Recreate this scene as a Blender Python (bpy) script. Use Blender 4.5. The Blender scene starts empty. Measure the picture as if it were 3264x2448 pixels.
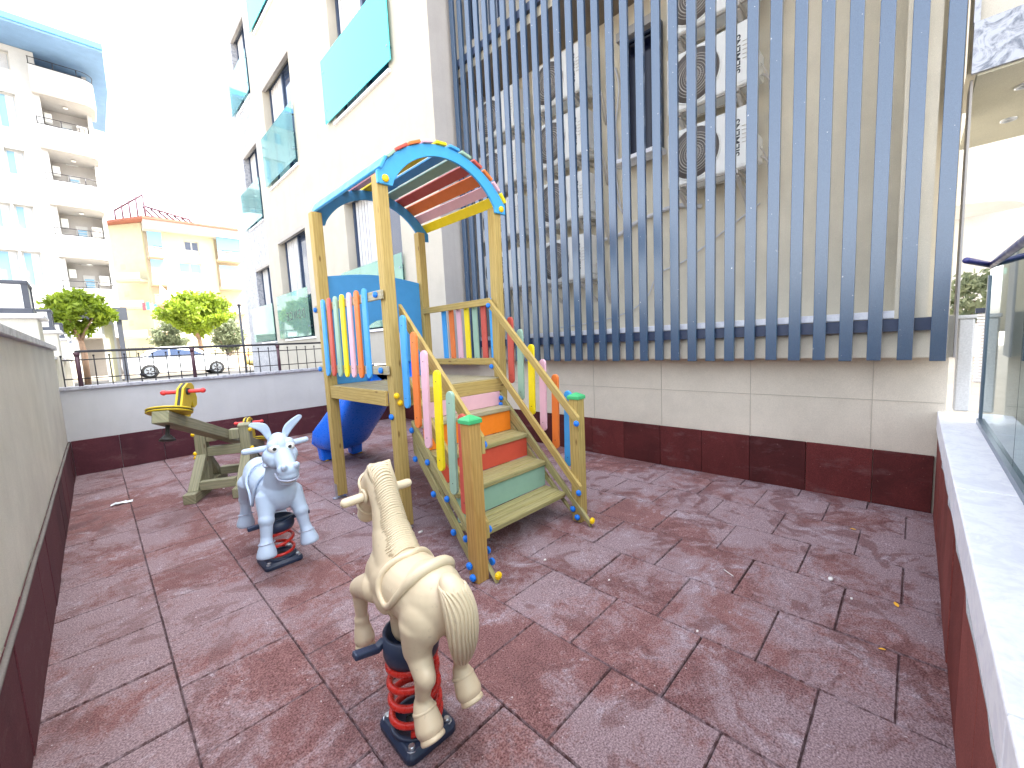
import bpy, bmesh, math, random
from mathutils import Vector as Vec, Matrix
from mathutils.bvhtree import BVHTree
R = math.radians
random.seed(7)
SC = bpy.context.scene
COL = SC.collection

# ------------------------------------------------------------------ camera
cam = bpy.data.cameras.new('camera'); camo = bpy.data.objects.new('camera', cam); COL.objects.link(camo)
cr = Vec((0.6979018, -0.7145228, -0.0488904)); cu = Vec((0.1084826, 0.0379887, 0.9933722)); cf = Vec((0.7079298, 0.6985800, -0.1040257))
camo.matrix_world = Matrix(((cr.x, cu.x, -cf.x, 0), (cr.y, cu.y, -cf.y, 0), (cr.z, cu.z, -cf.z, 1.62), (0, 0, 0, 1)))
cam.sensor_width = 36; cam.lens = 14.416; cam.clip_start = 0.05; cam.clip_end = 500
SC.camera = camo
SC.render.resolution_x = 1024; SC.render.resolution_y = 768
# ------------------------------------------------------------------ light
SUN_EL, SUN_AZ = 60, -25            # azimuth measured from +x towards +y
w = bpy.data.worlds.new('World'); SC.world = w; w.use_nodes = True
nt = w.node_tree; nt.nodes.clear()
sky = nt.nodes.new('ShaderNodeTexSky'); sky.sky_type = 'NISHITA'; sky.sun_disc = False
sky.sun_elevation = R(SUN_EL); sky.sun_rotation = R(90 - SUN_AZ); sky.dust_density = 4.0; sky.air_density = 1.0; sky.ozone_density = 1.0
hs = nt.nodes.new('ShaderNodeHueSaturation'); hs.inputs['Saturation'].default_value = 0.38
bg = nt.nodes.new('ShaderNodeBackground'); bg.inputs['Strength'].default_value = 0.15
wo = nt.nodes.new('ShaderNodeOutputWorld')
nt.links.new(sky.outputs[0], hs.inputs['Color']); nt.links.new(hs.outputs[0], bg.inputs['Color']); nt.links.new(bg.outputs[0], wo.inputs['Surface'])
sd = bpy.data.lights.new('sun', 'SUN'); sd.energy = 3.0; sd.angle = R(0.5); sd.color = (1, 0.95, 0.87)
so = bpy.data.objects.new('sun', sd); COL.objects.link(so)
sv = Vec((math.cos(R(SUN_EL)) * math.cos(R(SUN_AZ)), math.cos(R(SUN_EL)) * math.sin(R(SUN_AZ)), math.sin(R(SUN_EL))))
so.rotation_euler = sv.to_track_quat('Z', 'Y').to_euler(); so.location = (10, -10, 40)
SC.view_settings.view_transform = 'Standard'; SC.view_settings.look = 'None'; SC.view_settings.gamma = 1
SC.view_settings.exposure = 3.08
SC.cycles.max_bounces = 8; SC.cycles.transparent_max_bounces = 16; SC.cycles.caustics_reflective = False; SC.cycles.caustics_refractive = False

# ------------------------------------------------------------------ materials
def lin(r, g, b):
    f = lambda c: (c / 12.92 if c <= 0.04045 else ((c + 0.055) / 1.055) ** 2.4)
    return (f(r / 255), f(g / 255), f(b / 255), 1)
class M:
    def __init__(s, name, col=(0.5, 0.5, 0.5, 1), rough=0.6, metal=0.0, spec=0.5, coat=0.0):
        s.m = bpy.data.materials.new(name); s.m.use_nodes = True; s.t = s.m.node_tree
        s.b = s.t.nodes['Principled BSDF']; s.b.inputs['Base Color'].default_value = col
        s.b.inputs['Roughness'].default_value = rough; s.b.inputs['Metallic'].default_value = metal
        s.b.inputs['Specular IOR Level'].default_value = spec; s.b.inputs['Coat Weight'].default_value = coat
        s.col = col
    def n(s, typ, **kw):
        x = s.t.nodes.new('ShaderNode' + typ)
        for k, v in kw.items():
            if k in x.inputs: x.inputs[k].default_value = v
            else: setattr(x, k, v)
        return x
    def l(s, a, b): s.t.links.new(a, b)
    def coord(s, kind='Object', scale=(1, 1, 1)):
        tc = s.n('TexCoord'); mp = s.n('Mapping'); mp.inputs['Scale'].default_value = scale
        s.l(tc.outputs[kind], mp.inputs['Vector']); return mp.outputs[0]
    def noise(s, vec, scale, detail=4, rough=0.55, dist=0.0):
        x = s.n('TexNoise'); x.inputs['Scale'].default_value = scale; x.inputs['Detail'].default_value = detail
        x.inputs['Roughness'].default_value = rough; x.inputs['Distortion'].default_value = dist
        s.l(vec, x.inputs['Vector']); return x.outputs['Fac']
    def ramp(s, fac, stops):
        x = s.n('ValToRGB'); e = x.color_ramp.elements
        while len(e) < len(stops): e.new(0.5)
        for i, (p, c) in enumerate(stops):
            e[i].position = p; e[i].color = c if len(c) == 4 else (*c, 1)
        s.l(fac, x.inputs[0]); return x.outputs[0]
    def val(s, fac, a, b, lo=0.0, hi=1.0):
        x = s.n('MapRange'); x.inputs[1].default_value = a; x.inputs[2].default_value = b
        x.inputs[3].default_value = lo; x.inputs[4].default_value = hi; s.l(fac, x.inputs[0]); return x.outputs[0]
    def mix(s, fac, a, b, mode='MIX'):
        x = s.n('MixRGB'); x.blend_type = mode
        for i, v in ((0, fac), (1, a), (2, b)):
            if isinstance(v, (int, float)): x.inputs[i].default_value = v
            elif isinstance(v, tuple): x.inputs[i].default_value = v
            else: s.l(v, x.inputs[i])
        return x.outputs[0]
    def math(s, op, a, b=0.0):
        x = s.n('Math'); x.operation = op
        for i, v in ((0, a), (1, b)):
            if isinstance(v, (int, float)): x.inputs[i].default_value = v
            else: s.l(v, x.inputs[i])
        return x.outputs[0]
    def base(s, o): s.l(o, s.b.inputs['Base Color']); return s
    def rough(s, o): s.l(o, s.b.inputs['Roughness']); return s
    def bump(s, h, strength=0.3, dist=0.01):
        x = s.n('Bump'); x.inputs['Strength'].default_value = strength; x.inputs['Distance'].default_value = dist
        s.l(h, x.inputs['Height']); s.l(x.outputs[0], s.b.inputs['Normal']); return s
def mul(c, k): return (min(1, c[0] * k), min(1, c[1] * k), min(1, c[2] * k), 1)

def plaster(name, col, fine=220, bump=0.5, stain=0.85, streak=True):
    m = M(name, col, 0.9, spec=0.2); v = m.coord()
    a = m.noise(v, fine, 3); b = m.noise(v, 2.2, 6, 0.6)
    c = m.mix(m.val(b, 0.3, 0.7), mul(col, stain), mul(col, 1.06))
    if streak:
        v2 = m.coord(scale=(9, 9, 0.5)); st = m.noise(v2, 1.0, 5)
        c = m.mix(m.val(st, 0.55, 0.8, 0, 0.22), c, mul(col, 0.72))
    c = m.mix(m.val(a, 0.3, 0.75), m.mix(1.0, c, (0.80, 0.80, 0.80, 1), 'MULTIPLY'), c)
    e = m.noise(v, fine * .38, 3, 0.7); c = m.mix(m.val(e, 0.60, 0.72, 0, 0.35), c, mul(col, 0.6)); c = m.mix(m.val(e, 0.40, 0.28, 0, 0.30), c, mul(col, 1.25))
    return m.base(c).bump(a, bump, 0.004)
def wood(name, ca, cb, knot=True, weather=0.0):
    m = M(name, ca, 0.65, spec=0.3); uv = m.coord('UV')
    mp = m.n('Mapping'); mp.inputs['Scale'].default_value = (1.6, 26, 1); m.l(uv, mp.inputs['Vector'])
    g = m.noise(mp.outputs[0], 3.0, 6, 0.6, 0.6)
    mp2 = m.n('Mapping'); mp2.inputs['Scale'].default_value = (1.1, 7, 1); m.l(uv, mp2.inputs['Vector'])
    wv = m.n('TexWave'); wv.wave_type = 'RINGS'; wv.inputs['Scale'].default_value = 1.5; wv.inputs['Distortion'].default_value = 5; wv.inputs['Detail'].default_value = 3
    wv.inputs['Detail Scale'].default_value = 1.2
    m.l(mp2.outputs[0], wv.inputs['Vector'])
    big = m.noise(uv, 2.5, 4)
    c = m.mix(m.val(g, 0.3, 0.7), ca, cb)
    c = m.mix(m.val(wv.outputs['Fac'], 0.6, 1.0, 0, 0.38), c, mul(cb, 0.62))
    c = m.mix(m.val(big, 0.4, 0.75, 0, 0.5), c, mul((ca[0], ca[1] * 1.02, ca[2] * 1.1, 1), 0.8))
    if weather:
        wn = m.noise(mp.outputs[0], 1.6, 7, 0.7)
        c = m.mix(m.val(wn, 0.42, 0.62, 0, weather), c, lin(172, 165, 148))
    if knot:
        vo = m.n('TexVoronoi'); vo.inputs['Scale'].default_value = 1.0
        mp3 = m.n('Mapping'); mp3.inputs['Scale'].default_value = (3.2, 9, 1); m.l(uv, mp3.inputs['Vector']); m.l(mp3.outputs[0], vo.inputs['Vector'])
        c = m.mix(m.val(vo.outputs['Distance'], 0.05, 0.13, 0.75, 0), c, lin(92, 58, 30))
    m.base(c); m.bump(g, 0.25, 0.003); return m
def paint(name, col, rough=0.42, wear=0.25, spec=0.5):
    m = M(name, col, rough, spec=spec); v = m.coord()
    a = m.noise(v, 9, 5); b = m.noise(v, 120, 3)
    c = m.mix(m.val(a, 0.45, 0.75, 0, wear), col, mul(col, 0.72))
    c = m.mix(m.val(b, 0.62, 0.75, 0, wear), c, mul((col[0] * .6 + .3, col[1] * .6 + .3, col[2] * .6 + .3, 1), 0.9))
    m.base(c); m.rough(m.val(a, 0.3, 0.7, rough - 0.08, rough + 0.18)); m.bump(b, 0.06, 0.002); return m
def plastic(name, col, rough=0.35, dirt=0.3, bump=0.04):
    m = M(name, col, rough, spec=0.5); v = m.coord()
    a = m.noise(v, 5, 6, 0.65); b = m.noise(v, 45, 4)
    c = m.mix(m.val(a, 0.5, 0.8, 0, dirt), col, mul((col[0], col[1] * 0.95, col[2] * 0.88, 1), 0.6))
    c = m.mix(m.val(b, 0.64, 0.74, 0, dirt * 1.3), c, mul(col, 0.6))
    m.base(c); m.rough(m.val(b, 0.3, 0.7, rough - 0.06, rough + 0.15)); m.bump(a, bump, 0.01); return m
def glass(name, tint, refl=0.9, alpha=0.35, diffuse_col=None):
    m = M(name); t = m.t; t.nodes.remove(m.b)
    tr = m.n('BsdfTransparent'); tr.inputs[0].default_value = tint
    gl = m.n('BsdfGlossy'); gl.inputs['Roughness'].default_value = 0.03; gl.inputs[0].default_value = (0.9, 0.97, 0.97, 1)
    df = m.n('BsdfDiffuse'); df.inputs[0].default_value = diffuse_col or tint
    mx = m.n('MixShader'); mx.inputs[0].default_value = alpha; m.l(tr.outputs[0], mx.inputs[1]); m.l(df.outputs[0], mx.inputs[2])
    fr = m.n('Fresnel'); fr.inputs['IOR'].default_value = 1.55
    m2 = m.n('MixShader'); m.l(m.math('MULTIPLY', fr.outputs[0], refl), m2.inputs[0]); m.l(mx.outputs[0], m2.inputs[1]); m.l(gl.outputs[0], m2.inputs[2])
    out = t.nodes['Material Output']; m.l(m2.outputs[0], out.inputs['Surface']); return m
def marble(name, col, vein):
    m = M(name, col, 0.5, spec=0.4); v = m.coord()
    a = m.noise(v, 7, 9, 0.68, 1.6); b = m.noise(v, 60, 4)
    c = m.mix(m.val(a, 0.46, 0.58, 0, 1), col, vein)
    c = m.mix(m.val(b, 0.5, 0.8, 0, 0.4), c, mul(col, 0.75)); m.base(c); m.bump(b, 0.15, 0.004); return m
def leafmat(name, ca, cb):
    m = M(name, ca, 0.6, spec=0.25); oi = m.n('TexCoord')
    at = m.n('Attribute'); at.attribute_name = 'tint'
    m.base(m.mix(at.outputs['Fac'], ca, cb))
    m.b.inputs['Transmission Weight'].default_value = 0.0
    tl = m.n('BsdfTranslucent'); m.l(m.mix(at.outputs['Fac'], mul(ca, 1.3), mul(cb, 1.6)), tl.inputs[0])
    ms = m.n('MixShader'); ms.inputs[0].default_value = 0.35; out = m.t.nodes['Material Output']
    m.l(m.b.outputs[0], ms.inputs[1]); m.l(tl.outputs[0], ms.inputs[2]); m.l(ms.outputs[0], out.inputs['Surface']); return m

# play floor: rubber granule tiles, dusty lilac film with worn red patches
def floor_mat():
    m = M('rubber_tile', rough=0.8, spec=0.3); v = m.coord()
    at = m.n('Attribute'); at.attribute_name = 'tint'
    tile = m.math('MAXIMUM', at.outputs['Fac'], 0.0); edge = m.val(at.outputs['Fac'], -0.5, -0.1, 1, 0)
    big = m.noise(v, 0.9, 5, 0.6, 0.5); mid = m.noise(v, 3.3, 9, 0.72, 1.1); wet = m.noise(v, 2.1, 7, 0.62, 1.7)
    fine = m.noise(v, 26, 6, 0.75); grain = m.noise(v, 135, 2, 0.6); pit = m.noise(v, 85, 3, 0.65)
    red = m.mix(m.val(m.math('ADD', mid, m.math('MULTIPLY', tile, 0.22)), 0.40, 0.72), lin(118, 68, 64), lin(150, 99, 93))
    f = m.math('ADD', m.math('MULTIPLY', big, 0.75), m.math('MULTIPLY', mid, 0.5)); f = m.math('ADD', f, m.math('MULTIPLY', fine, 0.28)); f = m.math('ADD', f, m.math('MULTIPLY', tile, 0.07))
    c = m.mix(m.val(f, 0.73, 0.83, 0.06, 0.88), red, lin(163, 142, 147))
    c = m.mix(m.val(wet, 0.55, 0.585, 0, 0.6), c, m.mix(fine, lin(92, 44, 42), lin(122, 64, 60)))
    c = m.mix(m.val(m.math('ADD', mid, m.math('MULTIPLY', fine, 0.35)), 0.765, 0.86, 0, 0.75), c, lin(190, 178, 186))
    c = m.mix(m.val(grain, 0.34, 0.66), m.mix(1.0, c, (0.42, 0.38, 0.40, 1), 'MULTIPLY'), m.mix(0.14, c, lin(205, 188, 192)))
    c = m.mix(m.val(pit, 0.30, 0.40, 0.75, 0), c, m.mix(1.0, c, (0.30, 0.26, 0.28, 1), 'MULTIPLY'))
    sp = m.noise(v, 48, 2, 0.4); c = m.mix(m.val(sp, 0.735, 0.755, 0, 0.7), c, lin(206, 196, 198))
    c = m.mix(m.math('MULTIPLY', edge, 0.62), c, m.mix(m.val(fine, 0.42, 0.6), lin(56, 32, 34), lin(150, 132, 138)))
    m.base(c); m.rough(m.val(wet, 0.545, 0.58, 0.9, 0.5))
    h = m.math('ADD', m.math('MULTIPLY', grain, 0.6), m.math('MULTIPLY', mid, 1.6)); h = m.math('ADD', h, m.math('MULTIPLY', pit, 0.5)); m.bump(h, 0.8, 0.009); return m

MAT = {}
MAT['floor'] = floor_mat()
MAT['joint'] = M('joint_dark', lin(108, 80, 82), 0.95)
def skirt(name, a_, b_):
    m = M(name, a_, 0.75, spec=0.3); v = m.coord(); a = m.noise(v, 150, 3); b = m.noise(v, 2.4, 6, 0.65, 0.5); sp = m.noise(v, 40, 2); at = m.n('Attribute'); at.attribute_name = 'tint'
    c = m.mix(m.val(m.math('ADD', b, m.math('MULTIPLY', at.outputs['Fac'], 0.5)), 0.45, 0.95), a_, b_); c = m.mix(m.val(a, 0.3, 0.7, 0.6, 0), c, mul(a_, .5)); c = m.mix(m.val(sp, 0.70, 0.76, 0, 0.5), c, lin(140, 104, 98))
    gr = m.noise(m.coord(scale=(3, 3, 9)), 1.0, 6, 0.7); c = m.mix(m.val(gr, 0.56, 0.74, 0, 0.4), c, lin(120, 92, 92)); return m.base(c).bump(a, 0.5, 0.004)
MAT['skirt'] = skirt('skirt_tile', lin(72, 25, 25), lin(112, 46, 44)); MAT['skirtp'] = skirt('skirt_tile_plum', lin(72, 32, 42), lin(104, 54, 62)); MAT['skirt_lit'] = skirt('skirt_tile_lit', lin(118, 54, 48), lin(160, 88, 80))  # right wall copy: paler colour carries the light that side catches
MAT['wall_l'] = plaster('sprayed_plaster', lin(224, 220, 207), 150, 0.9, 0.88)
MAT['wall_b'] = plaster('smooth_plaster', lin(202, 203, 203), 260, 0.35, 0.93)
MAT['wall_r'] = plaster('stone_panel', lin(220, 210, 192), 190, 0.3, 0.9, False)
MAT['cream'] = plaster('cream_plaster', lin(190, 184, 171), 200, 0.3, 0.95, True)
MAT['retw'] = plaster('grey_white_plaster', lin(176, 172, 168), 200, 0.3, 0.95)
MAT['beige'] = plaster('beige_plaster', lin(232, 223, 202), 200, 0.4, 0.9, False)
MAT['soffit'] = plaster('soffit_plaster', lin(196, 194, 176), 120, 0.4, 0.92, False)
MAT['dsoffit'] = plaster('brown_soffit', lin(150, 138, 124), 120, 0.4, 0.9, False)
MAT['coping'] = marble('white_marble', lin(244, 244, 248), lin(232, 232, 240))
MAT['gcoping'] = marble('grey_marble', lin(186, 186, 192), lin(150, 150, 158))
MAT['marble'] = marble('mottled_marble', lin(158, 162, 170), lin(98, 104, 116))
MAT['stoneclad'] = marble('stone_cladding', lin(176, 178, 184), lin(138, 142, 152))
MAT['white'] = plaster('white_plaster', lin(198, 198, 196), 90, 0.2, 0.97, False)
MAT['white2'] = plaster('bright_white_plaster', lin(242, 241, 238), 90, 0.2, 0.97, False)
MAT['yellow'] = plaster('yellow_plaster', lin(206, 201, 170), 90, 0.2, 0.95, False)
MAT['peach'] = plaster('peach_plaster', lin(200, 184, 162), 90, 0.2, 0.95, False)
MAT['bluesof'] = plaster('blue_grey_plaster', lin(118, 150, 186), 60, 0.2, 0.9, False)
MAT['bluefas'] = paint('blue_fascia', lin(70, 150, 215), 0.5, 0.1)
MAT['asphalt'] = plaster('asphalt', (0.06, 0.06, 0.062, 1), 120, 0.5, 0.8, False)
MAT['pave'] = plaster('paving', lin(170, 162, 150), 120, 0.4, 0.85, False)
MAT['wood'] = wood('treated_pine', lin(192, 166, 102), lin(162, 136, 74))
MAT['woodo'] = wood('orange_pine', lin(196, 158, 92), lin(164, 122, 62))
MAT['deck'] = wood('weathered_pine', lin(182, 168, 126), lin(140, 130, 92), True, 0.95)
MAT['stairw'] = wood('stair_pine', lin(170, 158, 104), lin(132, 124, 74), True, 0.22)
MAT['green_wood'] = wood('greenish_pine', lin(156, 152, 120), lin(120, 120, 90), True, 0.3)
MAT['blue'] = paint('sky_blue_paint', lin(66, 160, 218)); MAT['dblue'] = paint('deep_blue_paint', lin(62, 140, 196))
MAT['pblue'] = paint('picket_blue', lin(70, 158, 224)); MAT['porange'] = paint('picket_orange', lin(228, 120, 52))
MAT['ppink'] = paint('picket_pink', lin(226, 178, 190)); MAT['pyellow'] = paint('picket_yellow', lin(240, 214, 20))
MAT['pgreen'] = paint('picket_sage', lin(152, 182, 160)); MAT['pred'] = paint('picket_red', lin(196, 84, 70))
MAT['rorange'] = paint('riser_orange', lin(238, 128, 28)); MAT['rred'] = paint('riser_red', lin(202, 78, 58)); MAT['rmint'] = paint('riser_mint', lin(140, 174, 154)); MAT['rpink'] = paint('riser_pink', lin(224, 176, 184))
MAT['capblue'] = plastic('bolt_blue', lin(18, 120, 220), 0.3, 0.1); MAT['capyellow'] = plastic('bolt_yellow', lin(244, 200, 8), 0.3, 0.1); MAT['capgreen'] = plastic('cap_green', lin(70, 172, 108), 0.35, 0.15)
MAT['slide'] = plastic('slide_blue', lin(18, 116, 244), 0.28, 0.12)
MAT['horse'] = plastic('cream_plastic', lin(212, 194, 164), 0.36, 0.28, 0.05)
MAT['donkey'] = plastic('pale_blue_plastic', lin(180, 197, 218), 0.4, 0.22, 0.05)
MAT['muzz'] = plastic('grey_plastic', lin(176, 182, 200), 0.4, 0.15)
MAT['eyew'] = plastic('eye_white', lin(238, 238, 232), 0.2, 0.0); MAT['black'] = plastic('black_plastic', lin(22, 20, 20), 0.3, 0.0)
MAT['dplastic'] = plastic('dark_blue_plastic', lin(40, 52, 76), 0.4, 0.2)
MAT['redsteel'] = plastic('red_spring', lin(208, 48, 38), 0.25, 0.15)
MAT['zinc'] = M('zinc', lin(190, 195, 200), 0.35, 0.9)
MAT['redh'] = plastic('red_handle', lin(222, 62, 62), 0.35, 0.1); MAT['hdpey'] = plastic('yellow_board', lin(206, 178, 36), 0.45, 0.15); MAT['hdpek'] = plastic('black_core', lin(40, 38, 34), 0.5, 0.1)
m = M('slat_blue', lin(46, 72, 100), 0.22, spec=1.0); v = m.coord(); d = m.noise(v, 30, 3, 0.5); a = m.noise(v, 220, 2)
c = m.mix(m.val(a, 0.3, 0.7), lin(46, 66, 90), lin(58, 80, 105)); m.base(m.mix(m.val(d, 0.73, 0.75, 0, 0.55), c, lin(205, 208, 210))); m.bump(a, 0.05, 0.001); MAT['slat'] = m
MAT['navy'] = paint('navy_metal', lin(34, 46, 72), 0.4, 0.15)
MAT['frame'] = paint('window_grey', lin(62, 76, 100), 0.4, 0.1)
MAT['acw'] = plastic('ac_white', lin(242, 242, 238), 0.4, 0.15); MAT['acd'] = M('ac_dark', lin(58, 54, 52), 0.6); MAT['acf'] = M('fan_grey', lin(104, 98, 94), 0.6); MAT['acg'] = M('ac_grille', lin(196, 190, 182), 0.5)
MAT['ink'] = M('ink', lin(36, 38, 46), 0.6); MAT['pipew'] = plastic('pipe_white', lin(206, 206, 210), 0.5, 0.2)
MAT['pane'] = M('window_pane', lin(52, 66, 92), 0.06, 0.0, 1.0, 0.5); MAT['darkpane'] = M('dark_pane', lin(14, 18, 40), 0.15, 0.0, 0.4)
MAT['lpane'] = M('light_pane', lin(118, 160, 186), 0.25, 0.0, 0.6); MAT['curtain'] = plaster('curtain', lin(205, 206, 208), 40, 0.2, 0.85)
MAT['gcyan'] = glass('cyan_glass', lin(150, 236, 240), 0.8, 0.75, lin(96, 236, 240)); MAT['ggreen'] = glass('green_glass', lin(196, 232, 220), 0.8, 0.32, lin(176, 216, 204))  # cyan diffuse share stands for sky reflected in the tinted glass
MAT['gclear'] = glass('clear_glass', lin(206, 240, 242), 0.8, 0.22, lin(180, 234, 240)); MAT['gpar'] = glass('parapet_glass', lin(150, 196, 192), 1.0, 0.12, lin(120, 170, 172))
MAT['sign_reflection'] = M('reflected_letter', lin(66, 88, 80), 0.5)
MAT['rail'] = paint('black_iron', lin(38, 36, 42), 0.45, 0.1); MAT['plum'] = paint('plum_iron', lin(84, 54, 64), 0.45, 0.2); MAT['bluerail'] = paint('indigo_rail', lin(52, 52, 110), 0.35, 0.1); MAT['steel'] = M('steel', lin(120, 132, 146), 0.35, 0.7)
MAT['lampw'] = M('lantern_panel', lin(240, 240, 238), 0.5); MAT['dgrey'] = paint('dark_grey_metal', lin(72, 76, 86), 0.5, 0.15)
MAT['leafA'] = leafmat('bright_leaf', (0.085, 0.14, 0.012, 1), (0.25, 0.32, 0.025, 1)); MAT['leafB'] = leafmat('pale_leaf', (0.10, 0.13, 0.075, 1), (0.26, 0.29, 0.18, 1))
MAT['bark'] = plaster('bark', lin(170, 140, 116), 60, 0.6, 0.7); MAT['roof'] = plaster('roof_tile', lin(170, 110, 92), 60, 0.5, 0.8, False)
MAT['carw'] = M('car_paint', lin(225, 226, 228), 0.25, 0.0, 0.5, 0.6); MAT['cary'] = M('taxi_paint', lin(235, 205, 90), 0.3, 0.0, 0.5, 0.5); MAT['tyre'] = M('tyre', (0.02, 0.02, 0.02, 1), 0.8)
MAT['clothb'] = M('blue_cloth', lin(70, 120, 175), 0.9); MAT['clothr'] = M('red_cloth', lin(150, 60, 70), 0.9); MAT['clothw'] = M('white_cloth', lin(225, 225, 225), 0.9)
MAT['paper'] = M('paper', lin(226, 228, 232), 0.8); MAT['leafy'] = M('yellow_leaf', lin(226, 168, 50), 0.7); MAT['chalk'] = M('chalk', lin(224, 220, 216), 0.9)
MAT['marblec'] = marble('beige_stone', lin(172, 166, 152), lin(120, 116, 108))
MAT['mortard'] = plaster('dark_cement', lin(134, 128, 124), 90, 0.8, 0.7, False)
MAT['jointc'] = M('panel_joint', lin(176, 169, 155), 0.9)
MAT['mortar'] = plaster('cement', lin(178, 178, 180), 90, 0.6, 0.85, False)

# ------------------------------------------------------------------ mesh helpers
ORG = {}
class MB:
    HI = False
    def __init__(s): s.v = []; s.f = []; s.g = []; s.sm = []; s.tint = []
    def add(s, vs, fs, grain=(0, 0, 1), smooth=False, tint=0.0):
        o = len(s.v); s.v += [Vec(q) for q in vs]; off = (random.random() * 9, random.random() * 9)
        for f in fs:
            s.f.append(tuple(i + o for i in f)); s.g.append((Vec(grain), off)); s.sm.append(smooth); s.tint.append(tint)
        return s
    def box(s, a, b, grain=None, **k):
        x0, y0, z0 = a; x1, y1, z1 = b
        if grain is None:
            d = (abs(x1 - x0), abs(y1 - y0), abs(z1 - z0)); i = d.index(max(d)); grain = [0, 0, 0]; grain[i] = 1
        vs = [(x0, y0, z0), (x1, y0, z0), (x1, y1, z0), (x0, y1, z0), (x0, y0, z1), (x1, y0, z1), (x1, y1, z1), (x0, y1, z1)]
        return s.add(vs, [(0, 3, 2, 1), (4, 5, 6, 7), (0, 1, 5, 4), (1, 2, 6, 5), (2, 3, 7, 6), (3, 0, 4, 7)], grain, **k)
    def board(s, p0, p1, wd, th, side, cut=None):
        """plank from p0 to p1; wd measured along 'side', th across it. cut: end faces kept in that plane normal"""
        p0, p1, side = Vec(p0), Vec(p1), Vec(side); d = (p1 - p0).normalized()
        a = (side - d * side.dot(d)).normalized() if cut is None else side.normalized(); n = d.cross(a).normalized()
        vs = []
        for p in (p0, p1):
            for u, t in ((-1, -1), (1, -1), (1, 1), (-1, 1)): vs.append(p + a * u * wd / 2 + n * t * th / 2)
        return s.add(vs, [(0, 1, 2, 3), (7, 6, 5, 4), (0, 4, 5, 1), (1, 5, 6, 2), (2, 6, 7, 3), (3, 7, 4, 0)], d)
    def prism(s, poly, fr, depth, grain=None, smooth=False):
        """poly [(u,v)] in frame fr=(origin, U, V), extruded along U x V by depth"""
        o, U, V = Vec(fr[0]), Vec(fr[1]), Vec(fr[2]); n = U.cross(V).normalized(); k = len(poly)
        a = [o + U * u + V * v for u, v in poly]; b = [q + n * depth for q in a]
        fs = [tuple(reversed(range(k))), tuple(range(k, 2 * k))] + [(i, (i + 1) % k, k + (i + 1) % k, k + i) for i in range(k)]
        s.add(a + b, fs, grain or V, False)
        if smooth:
            for i in range(1, k + 1): s.sm[-i] = True
        return s
    def tube(s, pts, r, n=10, closed=False, cap=True, round_end=False):
        pts = [Vec(q) for q in pts]; rs = list(r) if hasattr(r, '__len__') else [r] * len(pts)
        if round_end and not closed:
            P, Q = [], []
            d0 = (pts[0] - pts[1]).normalized(); d1 = (pts[-1] - pts[-2]).normalized()
            for a in (75, 50, 25): P.append(pts[0] + d0 * rs[0] * math.sin(R(a))); Q.append(rs[0] * math.cos(R(a)))
            P += pts; Q += rs
            for a in (25, 50, 75): P.append(pts[-1] + d1 * rs[-1] * math.sin(R(a))); Q.append(rs[-1] * math.cos(R(a)))
            pts, rs = P, Q
        m_ = len(pts); vs = []; up = None
        for i, p in enumerate(pts):
            if closed: t = pts[(i + 1) % m_] - pts[i - 1]
            else: t = pts[min(i + 1, m_ - 1)] - pts[max(i - 1, 0)]
            t.normalize()
            if up is None: up = Vec((0, 0, 1)) if abs(t.z) < 0.9 else Vec((1, 0, 0))
            a = (up - t * up.dot(t)).normalized(); b = t.cross(a); up = a
            for j in range(n):
                an = 2 * math.pi * j / n; vs.append(p + (a * math.cos(an) + b * math.sin(an)) * rs[i])
        fs = []
        for i in range(m_ if closed else m_ - 1):
            for j in range(n):
                i2 = (i + 1) % m_; fs.append((i * n + j, i * n + (j + 1) % n, i2 * n + (j + 1) % n, i2 * n + j))
        s.add(vs, fs, (0, 0, 1), True)
        if cap and not closed:
            s.f.append(tuple(len(s.v) - m_ * n + j for j in reversed(range(n)))); s.f.append(tuple(len(s.v) - n + j for j in range(n)))
            for _ in range(2): s.g.append((Vec((0, 0, 1)), (0, 0))); s.sm.append(False); s.tint.append(0)
        return s
    def lathe(s, prof, c, ax=(0, 0, 1), n=20, smooth=True):
        ax = Vec(ax).normalized(); u = ax.orthogonal().normalized(); w_ = ax.cross(u); c = Vec(c); vs = []
        for r_, h in prof:
            for j in range(n):
                an = 2 * math.pi * j / n; vs.append(c + ax * h + (u * math.cos(an) + w_ * math.sin(an)) * max(r_, 1e-4))
        fs = [(i * n + j, i * n + (j + 1) % n, (i + 1) * n + (j + 1) % n, (i + 1) * n + j) for i in range(len(prof) - 1) for j in range(n)]
        fs += [tuple(reversed(range(n))), tuple((len(prof) - 1) * n + j for j in range(n))]
        s.add(vs, fs, ax, smooth); s.sm[-1] = s.sm[-2] = False; return s
    def ball(s, c, r, sc=(1, 1, 1), n=14, mtx=None):
        n = max(n, 26) if MB.HI else n; vs = []; fs = []; k = n // 2; c = Vec(c)
        for i in range(1, k):
            for j in range(n):
                a, b = math.pi * i / k, 2 * math.pi * j / n
                q = Vec((r * sc[0] * math.sin(a) * math.cos(b), r * sc[1] * math.sin(a) * math.sin(b), r * sc[2] * math.cos(a)))
                vs.append(c + (mtx @ q if mtx else q))
        t = Vec((0, 0, r * sc[2])); vs += [c + (mtx @ t if mtx else t), c - (mtx @ t if mtx else t)]; T = len(vs) - 2
        for i in range(k - 2):
            for j in range(n): fs.append((i * n + j, (i + 1) * n + j, (i + 1) * n + (j + 1) % n, i * n + (j + 1) % n))
        for j in range(n): fs += [(T, j, (j + 1) % n), (T + 1, (k - 2) * n + (j + 1) % n, (k - 2) * n + j)]
        return s.add(vs, fs, (0, 0, 1), True)
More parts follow.
